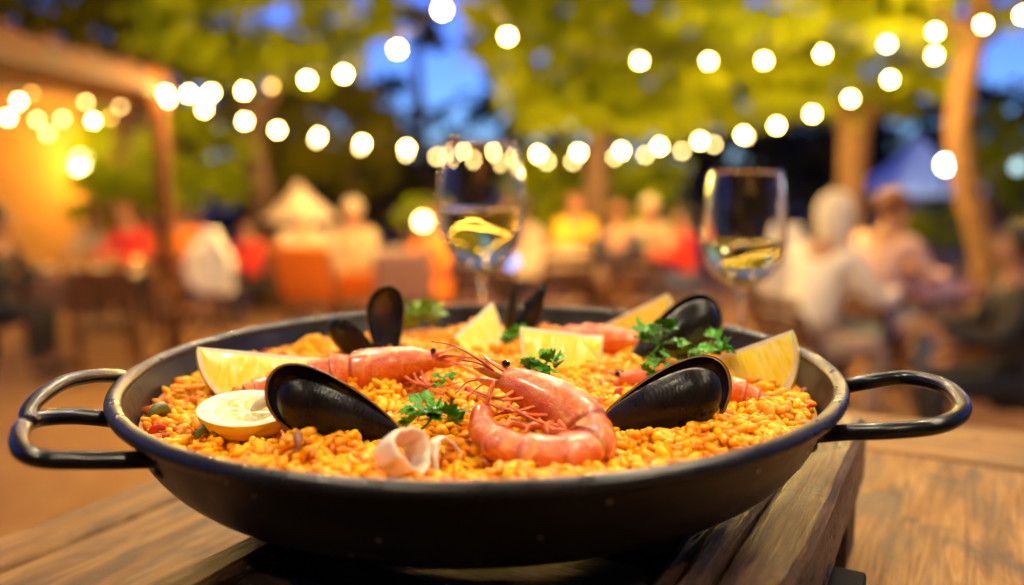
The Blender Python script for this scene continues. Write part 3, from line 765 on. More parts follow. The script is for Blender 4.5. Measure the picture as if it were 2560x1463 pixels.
    if fan:
        p_, T_, N_, B_ = frames[-1]; R1 = Rd[-1]
        for s in (-1.4, -.7, 0, .7, 1.4):
            d = (T_ + B_ * s * .5 - N_ * .08 * abs(s)).normalized(); ln = .015 if s else .012
            w = [p_ - T_ * R1 * .8, p_ + d * ln * .35, p_ + d * ln * .75, p_ + d * ln]
            v, f = tube(catmull(w, 9), [R1 * x for x in (.5, .6, .72, .8, .85, .85, .75, .5, .12)], 10, flat=.28, ref=(d.cross(N_)).normalized()); mesh('tail_fan_blade', v, f, M['shrimp'], t)
    return t
shrimp('large curled orange shrimp lying in front at the centre of the pan',
       [at(1252, 942, -.076), at(1292, 958, -.080), at(1345, 985, -.086), at(1408, 1022, -.095), at(1456, 1066, -.104), at(1462, 1106, -.112), at(1415, 1128, -.119), at(1340, 1130, -.121), at(1268, 1114, -.117), at(1218, 1085, -.109), at(1200, 1050, -.101), at(1206, 1022, -.095)],
       [.0048, .0072, .0092, .0104, .0110, .0106, .0100, .0094, .0084, .0070, .0056, .0044], at(1330, 1062, -.100), hd=.36, ant=4, seed=3)
shrimp('shrimp lying across the left half behind the open mussel, black eye to the right',
       [at(1078, 898, -.004), at(1040, 902, -.003), at(985, 912, -.002), at(915, 922, .0), at(845, 934, .0), at(775, 948, -.003), at(705, 962, -.006), at(645, 976, -.010), at(610, 985, -.014)],
       [.0040, .0070, .0094, .0105, .0104, .0098, .0088, .0072, .0056], at(850, 1100, -.02), hd=.44, ant=4, seed=5, fan=True)
shrimp('shrimp tail showing right of the big right mussel, below the lemon wedge',
       [at(1545, 948, .000), at(1590, 950, -.006), at(1650, 952, -.014), at(1715, 958, -.022), at(1775, 968, -.030), at(1830, 982, -.034), at(1875, 996, -.037), at(1912, 1010, -.040)],
       [.0040, .0060, .0080, .0086, .0088, .0080, .0066, .0040], at(1720, 1200, -.03), hd=.30, ant=2, seed=8, eyes=True, fan=False, red=1.0)
shrimp('pink shrimp half hidden behind the middle lemon wedge',
       [at(1618, 866, .098), at(1580, 860, .098), at(1535, 853, .100), at(1480, 848, .104), at(1420, 848, .108), at(1370, 856, .112), at(1340, 866, .114)],
       [.0045, .0075, .0095, .0100, .0090, .0070, .0050], at(1480, 1000, .09), hd=.5, ant=2, seed=9, fan=False, legs=False)

# ================================================================== PARSLEY
def leaf_mesh(seed, s):
    """a toothed, three-lobed, curled parsley leaflet lying in local XY, growing along +X"""
    r = random.Random(seed); V = [(0, 0, 0)]; Fc = []
    n = 18; ring = []
    for i in range(n + 1):
        a = -1.9 + 3.8 * i / n; lobe = .62 + .38 * abs(math.cos(a * 1.45)) ; tooth = 1 + (.20 if i % 2 else -.16) + r.uniform(-.08, .08)
        rr = s * lobe * tooth * (1 if abs(a) < 1.5 else .75); ring.append((rr * math.cos(a) + s * .35, rr * math.sin(a)))
    cz = lambda x, y: .35 * s * math.sin(x / s * 2.2 + seed) * .5 + .25 * (y * y) / s * (1 if seed % 2 else -1) + r.uniform(-.10, .10) * s
    V[0] = (s * .1, 0, 0)
    for fr in (.5, 1.0):
        for (x, y) in ring: V.append((s * .1 + (x - s * .1) * fr, y * fr, cz(x, y) * fr))
    m = n + 1
    for i in range(n): Fc.append((0, 1 + i, 2 + i)); Fc.append((1 + i, 1 + m + i, 2 + m + i, 2 + i))
    return mdata('parsley_leaf', V, Fc, M['parsley'])
LEAVES = [leaf_mesh(k, .0066) for k in range(7)]
def parsley(label, loc, n, spread, height, mat='parsley', stem_to=None, seed=0, size=1.0):
    r = random.Random(seed); t = empty('parsley_sprig', lift(loc), label, 'parsley', 'parsley on the paella')
    hub = Vector((0, 0, height * .35))
    w = catmull([stem_to or Vector((-spread * .9, .002, -.002)), Vector((-spread * .3, 0, height * .15)), hub], 8)
    v, f = tube(w, .0006, 6); mesh('stem', v, f, M[mat], t)
    for k in range(n):
        a = 2 * math.pi * k / n + r.uniform(-.5, .5); q = r.uniform(.25, 1)
        e = Vector((math.cos(a) * spread * q, math.sin(a) * spread * q * .6, height * (r.uniform(.35, 1.0) - .4 * q * r.random())))
        v, f = tube(catmull([hub, (hub + e) / 2 + Vector((0, 0, .001)), e], 6), [.0005, .00045, .0004, .0004, .0003, .0003], 5)
        me = LEAVES[(k + seed) % 7]
        if mat != 'parsley': me = me.copy(); me.materials[0] = M[mat]
        st = mesh('leaf_stalk', v, f, M[mat], t)
        for z in range(3):
            o = link('leaf', me, st); ang = a + (z - 1) * .9 + r.uniform(-.3, .3)
            o.location = e + Vector((math.cos(ang), math.sin(ang), 0)) * .0012 + Vector((0, 0, .0006 * z)); o.rotation_euler = (r.uniform(-.7, .7), r.uniform(-1.1, .3), ang); o.scale = [size * r.uniform(.75, 1.15)] * 3
    return t
parsley('parsley sprig hanging over the mussel and lemon wedge at the right', at(1715, 930, .005), 7, .020, .020, seed=1, size=1.05)
parsley('tall parsley leaf cluster in front of the dark back right mussel', at(1640, 890, .012), 6, .011, .022, seed=2, size=1.0)
parsley('parsley sprig between the mussel and the large front shrimp', at(1075, 1075, -.100), 9, .011, .018, seed=3, size=.95)
parsley('small parsley sprig at the foot of the broad middle lemon wedge', at(1352, 945, -.020), 7, .010, .013, seed=4, size=.95)
parsley('pale blurred parsley tuft at the back left of the pan', at(1040, 815, .165), 8, .014, .018, 'parsley_pale', seed=5, size=1.5)
parsley('tiny parsley bit on the legs of the left shrimp', at(1096, 958, -.025), 3, .004, .004, seed=6, size=.55)
parsley('small parsley leaf beside the back lemon wedge', at(1282, 850, .085), 4, .007, .006, seed=7, size=.9)
parsley('small parsley sprig left of the right hand parsley, by the shrimp', at(1618, 935, -.012), 3, .008, .007, seed=8, size=.8)

# ================================================================== SMALLER FOOD
def squid(label, loc, X, Z, R0, R1, L, th, seed, cut=2 * math.pi):
    t = empty('squid_ring', mat=axes(X, Z, lift(loc)), label=label, cat='squid', group='squid rings in the paella')
    r = random.Random(seed); nu, nl = 40, 8; V = []; Fc = []
    prof = [(0, 0), (.25, .5), (.6, .55), (.9, .45), (1, 0), (.9, -.45), (.5, -.5), (.1, -.45)]
    for i in range(nu):
        a = cut * i / (nu - (0 if cut > 6.2 else 1))
        for (l, k) in prof:
            rr = R0 + (R1 - R0) * l + th * k + .0009 * math.sin(3 * a + seed) + .0004 * math.sin(9 * a)
            V.append((L * (l + .03 * math.sin(2 * a + 1)), rr * math.cos(a), rr * math.sin(a)))
    m = len(prof); rng_ = nu if cut > 6.2 else nu - 1
    for i in range(rng_):
        for j in range(m):
            k = (j + 1) % m; i2 = (i + 1) % nu; Fc.append((i * m + j, i2 * m + j, i2 * m + k, i * m + k))
    if cut < 6.2: Fc.append(tuple(range(m))); Fc.append(tuple((nu - 1) * m + j for j in range(m))[::-1])
    o = mesh('ring', V, Fc, M['squid'], t); s_ = o.modifiers.new('sub', 'SUBSURF'); s_.levels = 1; s_.render_levels = 1
    v, f = tube(catmull([(L * .2, R0 * 1.0, -R0 * .6), (L * .1, R0 * 1.15, -R0 * .2), (L * .15, R0 * 1.2, R0 * .2), (L * .3, R0 * 1.05, R0 * .6)], 10), [.0002, .0008, .0012, .0014, .0014, .0013, .0011, .0009, .0006, .0002], 7, flat=.5)
    mesh('skin_strip', v, f, M['onion'], t)
squid('pale squid ring tube at the front rim of the pan', at(972, 1152, -.128), (.62, -.42, .50), (-.5, .1, .85), .0092, .0098, .0165, .0030, 1)
squid('thin squid ring half sunk in rice beside the pale squid tube', at(1092, 1142, -.121), (.75, -.55, .25), (0, .2, 1), .0085, .0082, .006, .0018, 2)
def bit(name, label, cat, group, loc, sx, mat, seed, curl=.3):
    r = random.Random(seed); t = empty(name, loc, label, cat, group)
    a = r.uniform(0, 3.14); d = Vector((math.cos(a), math.sin(a), r.uniform(-.2, .3))).normalized()
    w = catmull([-d * sx * .5, Vector((0, 0, sx * curl)), d * sx * .5], 8)
    v, f = tube(w, [sx * x for x in (.10, .20, .25, .26, .25, .24, .19, .09)], 8, flat=.7); mesh('piece', v, f, mat, t)
def onrice(px, py, dz=.0025):
    p = on(px, py, RIM_Z - .013)
    for _ in range(6): p = on(px, py, rz_(p.x, p.y) + dz)
    return p
bit('pepper_piece', 'red pepper piece at the left pan wall', 'pepper', 'red pepper pieces', onrice(392, 1074), .008, M['pepper'], 1)
bit('pepper_piece', 'red pepper piece near the back of the pan beside the upright mussel', 'pepper', 'red pepper pieces', onrice(1235, 812), .010, M['pepper'], 2)
bit('pepper_piece', 'red pepper piece between the middle lemon and the right mussel', 'pepper', 'red pepper pieces', onrice(1540, 985), .009, M['pepper'], 3)
bit('pepper_piece', 'small red pepper piece at the right pan wall', 'pepper', 'red pepper pieces', onrice(2012, 1020), .006, M['pepper'], 4)
bit('pepper_piece', 'red pepper sliver beside the tail of the curled shrimp', 'pepper', 'red pepper pieces', onrice(1165, 985), .010, M['pepper'], 5)
bit('pepper_piece', 'red pepper piece tucked against the back lemon wedge', 'pepper', 'red pepper pieces', onrice(1255, 858), .008, M['pepper'], 6)
bit('green_bean_piece', 'dark green bean piece at the left pan wall', 'bean', 'green bean pieces', onrice(398, 1035), .014, M['bean'], 7)
bit('green_bean_piece', 'green bean piece below the lemon end slice', 'bean', 'green bean pieces', onrice(505, 1082), .009, M['bean'], 8)
bit('onion_piece', 'brown onion piece between the two shrimp heads', 'onion', 'brown onion pieces', onrice(1213, 908), .011, M['onion'], 9)
bit('onion_piece', 'brown onion piece in front of the open left mussel', 'onion', 'brown onion pieces', onrice(742, 1108), .012, M['onion'], 10)
bit('onion_piece', 'brown onion piece below the lemon end slice at the left', 'onion', 'brown onion pieces', onrice(548, 1078), .012, M['onion'], 11)
bit('onion_piece', 'dark onion piece beside the squid tube', 'onion', 'brown onion pieces', onrice(1092, 1030), .008, M['onion'], 12)
bit('onion_piece', 'brown crust at the right pan wall', 'onion', 'brown onion pieces', onrice(2000, 985), .009, M['onion'], 13)

# ================================================================== WINE GLASSES
def wine_glass(label, loc, h, bowl, fill, rr):
    """bowl: list of (radius, height fraction)"""
    t = empty('wine_glass', loc, label, 'wine glass', 'wine glasses behind the pan')
    out = [tuple(q) for q in catmull([(r * 1.0, z * h) for r, z in bowl], 40)]
    th = .0011; inn = []
    for i, (r, z) in enumerate(out):
        inn.append((max(.0003, r - th), z + (th * 2.2 if i < 3 else th * .3)))
    prof = out + [(out[-1][0] - th * .5, out[-1][1] + th * .5)] + inn[::-1]
    v, f = lathe(prof, 72); mesh('bowl', v, f, M['glass'], t)
    zb = bowl[0][1] * h
    v, f = lathe([(.0003, .0030), (.006, .0034), (.030, .0020), (rr, .0008), (rr, .0001), (.0003, .0001)], 64); mesh('foot', v, f, M['glass'], t)
    v, f = lathe([(.0005, .0031), (.0050, .0036), (.0036, .012), (.0034, zb * .6), (.0042, zb * .95), (.0062, zb + .0015), (.0003, zb + .0016)], 32); mesh('stem', v, f, M['glass'], t)
    zf = fill * h; wn_ = [(r - .0002, z + .0001) for r, z in inn if z < zf]
    k = [i for i, (r, z) in enumerate(inn) if z < zf][-1]
    (r1, z1), (r2, z2) = inn[k], inn[k + 1]; rf = r1 + (r2 - r1) * (zf - z1) / (z2 - z1)
    v, f = lathe([(.0003, wn_[0][1])] + wn_ + [(rf - .0002, zf), (rf * .9, zf - .0006), (.0003, zf - .0006)], 72); mesh('wine', v, f, M['wine'], t)
    return t
def glass_at(label, px, Ydep, py_rim, wmax, wrim, py_max, py_fill, py_bot, rr):
    base = at(px, 900, Ydep); base.z = TZ + .0005
    def hz(py): return at(px, py, Ydep).z - base.z
    dist = (at(px, 600, Ydep) - CAM).dot(_fw); s = dist / F_PX
    h = hz(py_rim); zb = hz(py_bot) / h; zm = hz(py_max) / h; Rm, Rr = wmax / 2 * s, wrim / 2 * s
    bowl = [(.0045, zb), (Rm * .55, zb + (zm - zb) * .18), (Rm * .88, zb + (zm - zb) * .55), (Rm, zm), (Rm * .97 + Rr * .03, zm + (1 - zm) * .3), (Rm * .45 + Rr * .55, zm + (1 - zm) * .7), (Rr, 1.0)]
    return wine_glass(label, base, h, bowl, hz(py_fill) / h, rr)
glass_at('glass of white wine standing at the right behind the pan', 1840, .355, 424, 206, 172, 612, 604, 712, .032)
glass_at('half full wine glass at the centre behind the pan', 1202, .42, 356, 216, 178, 530, 520, 690, .034)

# ================================================================== LIGHT STRINGS
RB = .020
v, f = sphere(RB, (0, 0, 0), 16, 10); BULBS = {}
LAMPS = {}
def lamp_light(kind, col, watts, r):
    if kind not in LAMPS:
        d = bpy.data.lights.new(kind + '_light', 'POINT'); d.color = col; d.energy = watts; d.shadow_soft_size = r; LAMPS[kind] = d
    return LAMPS[kind]
LIGHT_OF = {'bulb': (WARM, BULB_W), 'bulb_soft': (WARM, BULB_W * .8), 'bulb_near': (NEAR, NEAR_W), 'bulb_mid': ((1.0, .62, .18), 35.0), 'bulb_dim': ((1.0, .5, .1), 12.0)}
def bulb_data(kind):
    if kind not in BULBS:
        BULBS[kind] = mdata('bulb', v, f, M[kind])
    return BULBS[kind]
_sv, _sf = lathe([(.0003, .0195), (.010, .0190), (.013, .030), (.013, .062), (.006, .068), (.0003, .070)], 12)
SOCK = mdata('socket', _sv, _sf, M['black'])
def light_string(label, pts, ends=(), sag=.05, group='festoon light strings'):
    """pts: (world point, bulb kind); the cable runs above the bulbs"""
    t = empty('string_lights', pts[0][0], label, 'string lights', group); o0 = Vector(pts[0][0])
    line = [Vector(e) for e in ends[:1]] + [Vector(p) + Vector((0, 0, .075)) for p, k in pts] + [Vector(e) for e in ends[1:]]
    w = []
    for a, b2 in zip(line[:-1], line[1:]):
        for q in range(5):
            s = q / 5; p = a.lerp(b2, s); p.z -= (a - b2).length * sag * 4 * s * (1 - s); w.append(p - o0)
    w.append(line[-1] - o0); vv, ff = tube(w, .005, 6); mesh('cable', vv, ff, M['black'], t)
    for p, k in pts:
        bb = link('bulb', bulb_data(k), t, Vector(p) - o0); link('socket', SOCK, bb); link('glow', lamp_light(k, *LIGHT_OF[k], RB * 1.06), bb)
    return t
W_ = 'bulb'
low = [(418, 247), (508, 272), (609, 302), (690, 324), (792, 340), (902, 357), (1012, 369), (1135, 374), (1240, 378), (1340, 384), (1440, 380), (1546, 376), (1641, 365), (1742, 351), (1850, 336), (1933, 313), (2021, 284), (2116, 246), (2215, 198), (2325, 138), (2446, 62)]
light_string('long sagging string of warm bulbs crossing the whole yard',
             [(at(x, y, 6.8 - 1.6 * max(0, (x - 1700) / 850)), W_) for x, y in low], (at(392, 222, 6.7), at(2600, -40, 5.1)))
low2 = [(787, 350), (896, 369), (1010, 383), (1088, 390), (1172, 398), (1265, 404), (1361, 402), (1426, 402), (1530, 391), (1606, 386), (1697, 376), (1776, 360), (1857, 341)]
light_string('second low string of bulbs just behind the long one', [(at(x, y, 8.6), 'bulb_soft') for x, y in low2], (at(640, 318, 8.4), at(1985, 292, 8.6)))
upl = [(411, 233, 6.6, W_), (470, 234, 6.5, W_), (526, 231, 6.3, W_), (607, 227, 6.1, W_), (676, 215, 5.8, 'bulb_dim'), (764, 199, 5.4, W_), (855, 185, 5.0, W_), (989, 123, 4.2, W_), (1100, 25, 3.3, W_)]
near1 = [(Vector((x, y, RIM_Z + z)), 'bulb_near') for x, y, z in ((.16, 1.75, 1.16), (.34, 1.12, 1.08), (.50, .52, 1.02), (.66, -.08, 1.02), (.80, -.72, 1.08))]
light_string('string of bulbs climbing from the pergola post over the table', [(at(x, y, Y), k) for x, y, Y, k in upl] + near1, (at(392, 205, 6.7), (1.3, -1.6, RIM_Z + 1.3)))
upr = [(1263, 91, 4.6), (1592, 152, 6.0), (1763, 153, 6.2), (1901, 151, 6.2), (2047, 134, 6.0), (2207, 109, 5.7), (2327, 80, 5.4), (2545, 38, 4.9)]
near2 = [(Vector((x, y, RIM_Z + z)), 'bulb_near') for x, y, z in ((-.40, -.95, 1.18), (-.62, -.22, 1.22), (-.48, .60, 1.16), (-.22, 1.6, 1.18))]
light_string('upper right string of bulbs below the tree crowns', near2 + [(at(x, y, Y), W_) for x, y, Y in upr], ((-1.2, -1.8, RIM_Z + 1.45), at(2640, 10, 4.6)))
far_l = [(20, 293, 'bulb'), (47, 253, 'bulb'), (92, 298, 'bulb_mid'), (118, 333, 'bulb_mid'), (155, 296, 'bulb_mid')]
light_string('string of bulbs hanging under the pergola at the far left', [(at(x, y, 7.4), k) for x, y, k in far_l], (at(-60, 250, 7.4), at(200, 240, 7.6)), group='lights under the pergola')
far_m = [(22, 215, 'bulb_dim'), (78, 232, 'bulb_dim'), (214, 255, 'bulb_mid'), (275, 292, 'bulb_dim'), (283, 246, 'bulb_dim'), (232, 301, 'bulb'), (300, 264, 'bulb_mid')]
light_string('dim orange string of bulbs deep under the pergola', [(at(x, y, 8.6), k) for x, y, k in far_m], (at(-60, 190, 8.6), at(360, 225, 8.6)), group='lights under the pergola')
light_string('unseen string of bulbs added high across the yard to light the diners from in front', [((x, 3.4 + .25 * math.cos(x), 2.95 - .10 * math.cos(x * .6)), W_) for x in (-3.2, -2.2, -1.2, -.2, .8, 1.8, 2.8, 3.8)], ((-4.2, 3.2, 3.1), (4.8, 3.2, 3.1)))  # bulbs out of frame, added to brighten the camera side of people and chairs
def lone_lamp(name, label, p, r, mat, kind='hang', h=.4):
    t = empty(name, p, label, 'lamp')
    vv, ff = sphere(r, (0, 0, 0), 16, 10); mesh('globe', vv, ff, M[mat], t)
    if kind == 'hang':
        vv, ff = lathe([(.0003, r * .98), (r * .4, r * .95), (r * .45, r * 1.6), (.0003, r * 1.7)], 12); mesh('socket', vv, ff, M['black'], t)
        vv, ff = tube([(0, 0, r * 1.6), (0, 0, h)], .006, 6); mesh('cord', vv, ff, M['black'], t)
    else:
        vv, ff = tube([(0, 0, -r * .95), (0, 0, -h)], .018, 8); mesh('post', vv, ff, M['iron'], t)
        vv, ff = lathe([(.0003, -h), (.1, -h), (.1, -h + .02), (.0003, -h + .03)], 16); mesh('base', vv, ff, M['iron'], t)
    return t

# ================================================================== TREES
def foliage(blobs, n, size, seed, mat, name='crown', parent=None, o0=Vector((0, 0, 0))):
    if name != 'distant_wood' and size < .14: n, size = int(n * 1.9), size * .74
    r = np.random.default_rng(seed); V = []; Fc = []
    wts = np.array([b[1] * b[2] * b[3] for b in blobs]) ** .75; wts /= wts.sum(); pos = []
    for (c, rx, ry, rz), w in zip(blobs, wts):
        m = int(n * w); d = r.normal(size=(m, 3)); d /= np.linalg.norm(d, axis=1)[:, None]
        rad = r.uniform(.25, 1, m) ** .45; q = d * rad[:, None]
        # break the blob into clumps
        cl = r.normal(size=(max(5, m // 45), 3)); cl /= np.linalg.norm(cl, axis=1)[:, None]; cl *= r.uniform(.35, 1.08, len(cl))[:, None] ** .5
        pick = cl[r.integers(0, len(cl), m)] + r.normal(0, .115, (m, 3)); use = r.random(m) < .88; q[use] = pick[use]
        pos.append(np.array([c.x, c.y, c.z]) + q * np.array([rx, ry, rz]))
    pos = np.concatenate(pos); N = len(pos)
    s = r.uniform(.7, 1.3, N) * size; a = r.normal(size=(N, 3)); a /= np.linalg.norm(a, axis=1)[:, None]
    b2 = r.normal(size=(N, 3)); b2 -= a * (a * b2).sum(1)[:, None]; b2 /= np.linalg.norm(b2, axis=1)[:, None]; nn = np.cross(a, b2)
    P = np.stack([pos - a * s[:, None], pos + b2 * (s * .42)[:, None] + nn * (s * .18)[:, None], pos + a * s[:, None], pos - b2 * (s * .42)[:, None] + nn * (s * .18)[:, None]], 1).reshape(-1, 3) - np.array(o0)
    i = np.arange(N)[:, None] * 4; Fc = np.concatenate([i + np.array([0, 1, 2]), i + np.array([0, 2, 3])], 0)
    me = bpy.data.meshes.new(name); me.vertices.add(len(P)); me.vertices.foreach_set('co', P.ravel())
    me.loops.add(Fc.size); me.loops.foreach_set('vertex_index', Fc.ravel().astype(np.int32)); me.polygons.add(len(Fc))
    me.polygons.foreach_set('loop_start', (np.arange(len(Fc)) * 3).astype(np.int32)); me.update(calc_edges=True); me.materials.append(M[mat])
    return link(name, me, parent)
def limb(pts, radii, parent, name, mat, o0):
    w = catmull([Vector(p) - o0 for p in pts], 16); v, f = tube(w, list(catmull([(x,) for x in radii], 16)[:, 0]), 10); return mesh(name, v, f, M[mat], parent)
def bl(px, py, Y, rx, rz, ry=None):
    return (at(px, py, Y), rx, ry or rx, rz)
def tree(label, trunk, rad, blobs, n, size, seed, mat='leaf', bark='bark', limbs=(), group='trees round the yard'):
    base = Vector(trunk[0]); base.z = 0; t = empty('tree', base, label, 'tree', group)
    limb([base] + list(trunk), [rad[0] * 1.25] + list(rad), t, 'trunk', bark, base)
    for p, rr in limbs: limb(p, rr, t, 'limb', bark, base)
    foliage(blobs, n, size, seed, mat, 'crown', t, base)
    return t
tree('forked tree with pale trunk right of the tall wine glass',
     [at(2122, 640, 7.6), at(2120, 480, 7.6), at(2124, 370, 7.6), at(2126, 310, 7.6)], [.15, .135, .14, .15],
     [bl(1985, 205, 7.6, .95, .42, .8), bl(2150, 130, 7.7, .9, .5, .8), bl(2260, 225, 7.8, .45, .3), bl(1850, 210, 7.8, .8, .45), bl(2090, 250, 7.3, .4, .25), bl(2010, 60, 7.6, 1.1, .5)], 2600, .11, 21,
     limbs=[([at(2126, 320, 7.6), at(2085, 255, 7.6), at(2030, 190, 7.6)], [.12, .085, .05]), ([at(2124, 325, 7.6), at(2185, 245, 7.6), at(2245, 150, 7.6)], [.12, .085, .05])])
tree('tall leaning tree with pale trunk at the right edge',
     [at(2455, 660, 6.2), at(2408, 480, 6.2), at(2385, 330, 6.2), at(2400, 190, 6.2), at(2430, 60, 6.2), at(2450, -80, 6.2)], [.125, .105, .10, .10, .10, .085],
     [bl(2330, 10, 6.3, .7, .35), bl(2120, -20, 6.3, .8, .35), bl(2310, 190, 6.8, .35, .28), bl(2480, -90, 6.2, .9, .4), bl(1900, -10, 6.5, .8, .3)], 1700, .11, 22,
     limbs=[([at(2415, 120, 6.2), at(2350, 30, 6.2), at(2260, -40, 6.2)], [.08, .06, .035]), ([at(2440, 0, 6.2), at(2520, -80, 6.2), at(2600, -150, 6.2)], [.08, .06, .035])])
tree('big leafy tree hanging over the middle of the yard',
     [at(1478, 560, 9.6), at(1485, 420, 9.6), at(1490, 300, 9.6), at(1500, 180, 9.6)], [.17, .15, .13, .10],
     [bl(1420, 110, 8.8, 1.0, .75), bl(1580, 190, 9.0, 1.0, .7), bl(1320, 30, 8.6, .7, .45), bl(1700, 70, 9.0, 1.0, .6), bl(1500, 10, 8.6, 1.2, .5), bl(1400, 250, 9.2, .8, .4), bl(1650, 280, 9.4, .8, .35), bl(1790, 250, 9.4, .6, .4), bl(1215, 35, 8.0, .35, .22)], 4200, .12, 23, bark='bark_dark',
     limbs=[([at(1490, 310, 9.6), at(1430, 200, 9.4), at(1360, 90, 9.0)], [.1, .07, .04]), ([at(1495, 260, 9.6), at(1570, 180, 9.4), at(1660, 90, 9.2)], [.1, .07, .04])])
tree('slender tree standing in the blue sky gap',
     [at(1052, 430, 14), at(1048, 300, 14), at(1040, 200, 14), at(1036, 110, 14)], [.10, .09, .08, .07],
     [bl(1040, 75, 14, .42, .38), bl(1075, 115, 14, .25, .15), bl(985, 60, 14, .35, .3)], 420, .12, 24, 'leaf_dark', 'bark_dark')
tree('broad tree above the upper left light string',
     [at(655, 560, 9.5), at(640, 420, 9.5), at(625, 300, 9.5), at(640, 150, 9.5)], [.16, .14, .12, .1],
     [bl(640, 50, 8.8, 1.2, .6), bl(800, 110, 8.8, .6, .4), bl(480, 30, 9.0, .7, .45), bl(860, 20, 8.6, .7, .3), bl(700, 160, 9.2, .7, .25), bl(560, 140, 9.4, .6, .3)], 2300, .12, 25, bark='bark_dark',
     limbs=[([at(630, 320, 9.5), at(700, 200, 9.3), at(790, 110, 9.0)], [.09, .06, .04]), ([at(632, 280, 9.5), at(560, 170, 9.3), at(500, 60, 9.0)], [.09, .06, .04])])
tree('dark tree above the pergola roof at the upper left',
     [at(170, 560, 11.5), at(180, 400, 11.5), at(200, 200, 11.5)], [.2, .17, .12],
     [bl(120, 50, 10.5, 1.3, .8), bl(330, 90, 10.5, .9, .7), bl(30, 130, 10.5, .8, .4), bl(420, 130, 10.5, .5, .4), bl(220, -30, 10.2, 1.5, .5)], 2600, .13, 26, 'leaf_dark', 'bark_dark')
tree('bushy tree behind the low light string left of the centre',
     [at(880, 620, 11), at(875, 500, 11), at(860, 380, 11)], [.13, .11, .08],
     [bl(800, 330, 10.8, 1.1, .7), bl(680, 400, 10.5, .9, .55), bl(860, 240, 10.8, .5, .3), bl(620, 290, 10.6, .6, .4), bl(880, 430, 10.8, .5, .4)], 2200, .12, 27, 'leaf_dark', 'bark_dark')
tree('unseen tree added behind the viewer on the left to block the sky', [(-3.2, -3.6, 1.5), (-3.1, -3.5, 3.0), (-2.9, -3.3, 4.2)], [.2, .17, .12],  # out of view, added to block blue sky reflections from behind
     [(Vector((-2.6, -2.6, 4.6)), 2.2, 2.0, .9), (Vector((-1.2, -1.0, 4.9)), 1.8, 1.8, .7), (Vector((-4.5, -3.5, 3.6)), 1.8, 2.2, 1.4), (Vector((-3.5, -6, 2.6)), 2.6, 1.2, 2.0)], 5200, .17, 51, 'leaf_dark', 'bark_dark')
tree('unseen tree added behind the viewer on the right to block the sky', [(3.4, -3.2, 1.5), (3.3, -3.1, 3.0), (3.0, -2.9, 4.3)], [.2, .17, .12],  # also unseen, put in to shut off the sky on this side
     [(Vector((2.6, -2.4, 4.7)), 2.2, 2.0, .9), (Vector((1.2, -.6, 5.0)), 1.8, 1.8, .7), (Vector((4.6, -2.5, 3.6)), 1.8, 2.4, 1.4), (Vector((2.0, -6, 2.6)), 3.0, 1.2, 2.0)], 5200, .17, 52, 'leaf_dark', 'bark_dark')
tree('unseen tree added with its crown high above the table to block the sky', [(-2.7, 2.6, 1.5), (-2.6, 2.5, 3.0), (-2.2, 2.3, 4.4)], [.16, .14, .1],  # crown above the frame, added to cut blue light from overhead
     [(Vector((-1.5, 2.2, 4.9)), 1.9, 1.7, .6), (Vector((.8, 2.4, 5.1)), 1.8, 1.5, .6), (Vector((-.2, .8, 5.3)), 2.0, 1.4, .5)], 4200, .15, 53, 'leaf', 'bark_dark')
tree('unseen tall tree added to keep sky light off the left side of the yard', [(-5.2, 5.2, 1.5), (-5.0, 5.2, 3.4), (-4.4, 5.2, 5.0)], [.2, .17, .12],  # added canopy out of frame, keeps blue sky fill off the ground
     [(Vector((-4.0, 4.6, 5.6)), 2.4, 2.2, .6), (Vector((-2.0, 7.0, 5.8)), 2.6, 2.4, .6), (Vector((-6.0, 8.0, 5.8)), 2.4, 2.4, .7)], 5200, .19, 54, 'leaf', 'bark_dark')
tree('unseen tall tree added to keep sky light off the right side of the yard', [(5.6, 4.0, 1.5), (5.4, 4.2, 3.4), (4.8, 4.6, 5.0)], [.2, .17, .12],  # matching unseen canopy, added against sky fill on the right
     [(Vector((4.2, 4.2, 5.6)), 2.4, 2.2, .6), (Vector((2.0, 6.0, 5.8)), 2.4, 2.4, .6), (Vector((5.0, 8.0, 5.8)), 2.6, 2.4, .7)], 5200, .19, 55, 'leaf', 'bark_dark')
def bush(label, blobs, n, size, seed, mat='leaf', group='bushes and hedges behind the tables'):
    c = sum((b2[0] for b2 in blobs), Vector((0, 0, 0))) / len(blobs); c.z = 0
    t = empty('bush', c, label, 'bush', group)
    foliage(blobs, n, size, seed, mat, 'foliage', t, c)
    for k, b2 in enumerate(blobs):
        p = Vector(b2[0]); limb([(p.x * .7 + c.x * .3, p.y, 0), (p.x, p.y, p.z * .5), p], [.04, .03, .015], t, 'stem', 'bark_dark', c)
    return t
bush('yellow green bush right of the pergola post', [bl(480, 380, 8.8, .55, .5), bl(330, 430, 9.0, .6, .45), bl(270, 380, 9.2, .4, .5), bl(440, 470, 8.8, .7, .35), bl(250, 500, 9.0, .5, .35)], 1500, .09, 31)
bush('bright green bush behind the middle tables', [bl(1400, 450, 10.2, .6, .45), bl(1560, 450, 10.2, .7, .5), bl(1650, 510, 10.0, .5, .4), bl(1480, 530, 10.2, .8, .4), bl(1340, 530, 10.2, .4, .35)], 1900, .09, 32)
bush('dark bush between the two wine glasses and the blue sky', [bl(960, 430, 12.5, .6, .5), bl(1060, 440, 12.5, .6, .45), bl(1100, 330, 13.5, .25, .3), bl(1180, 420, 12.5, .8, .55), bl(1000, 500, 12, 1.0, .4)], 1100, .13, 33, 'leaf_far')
bush('small bright bush lit by the cream globe lamp', [bl(1040, 515, 7.9, .2, .13), bl(1010, 540, 7.9, .14, .12), bl(1085, 545, 7.9, .14, .12)], 260, .06, 38)
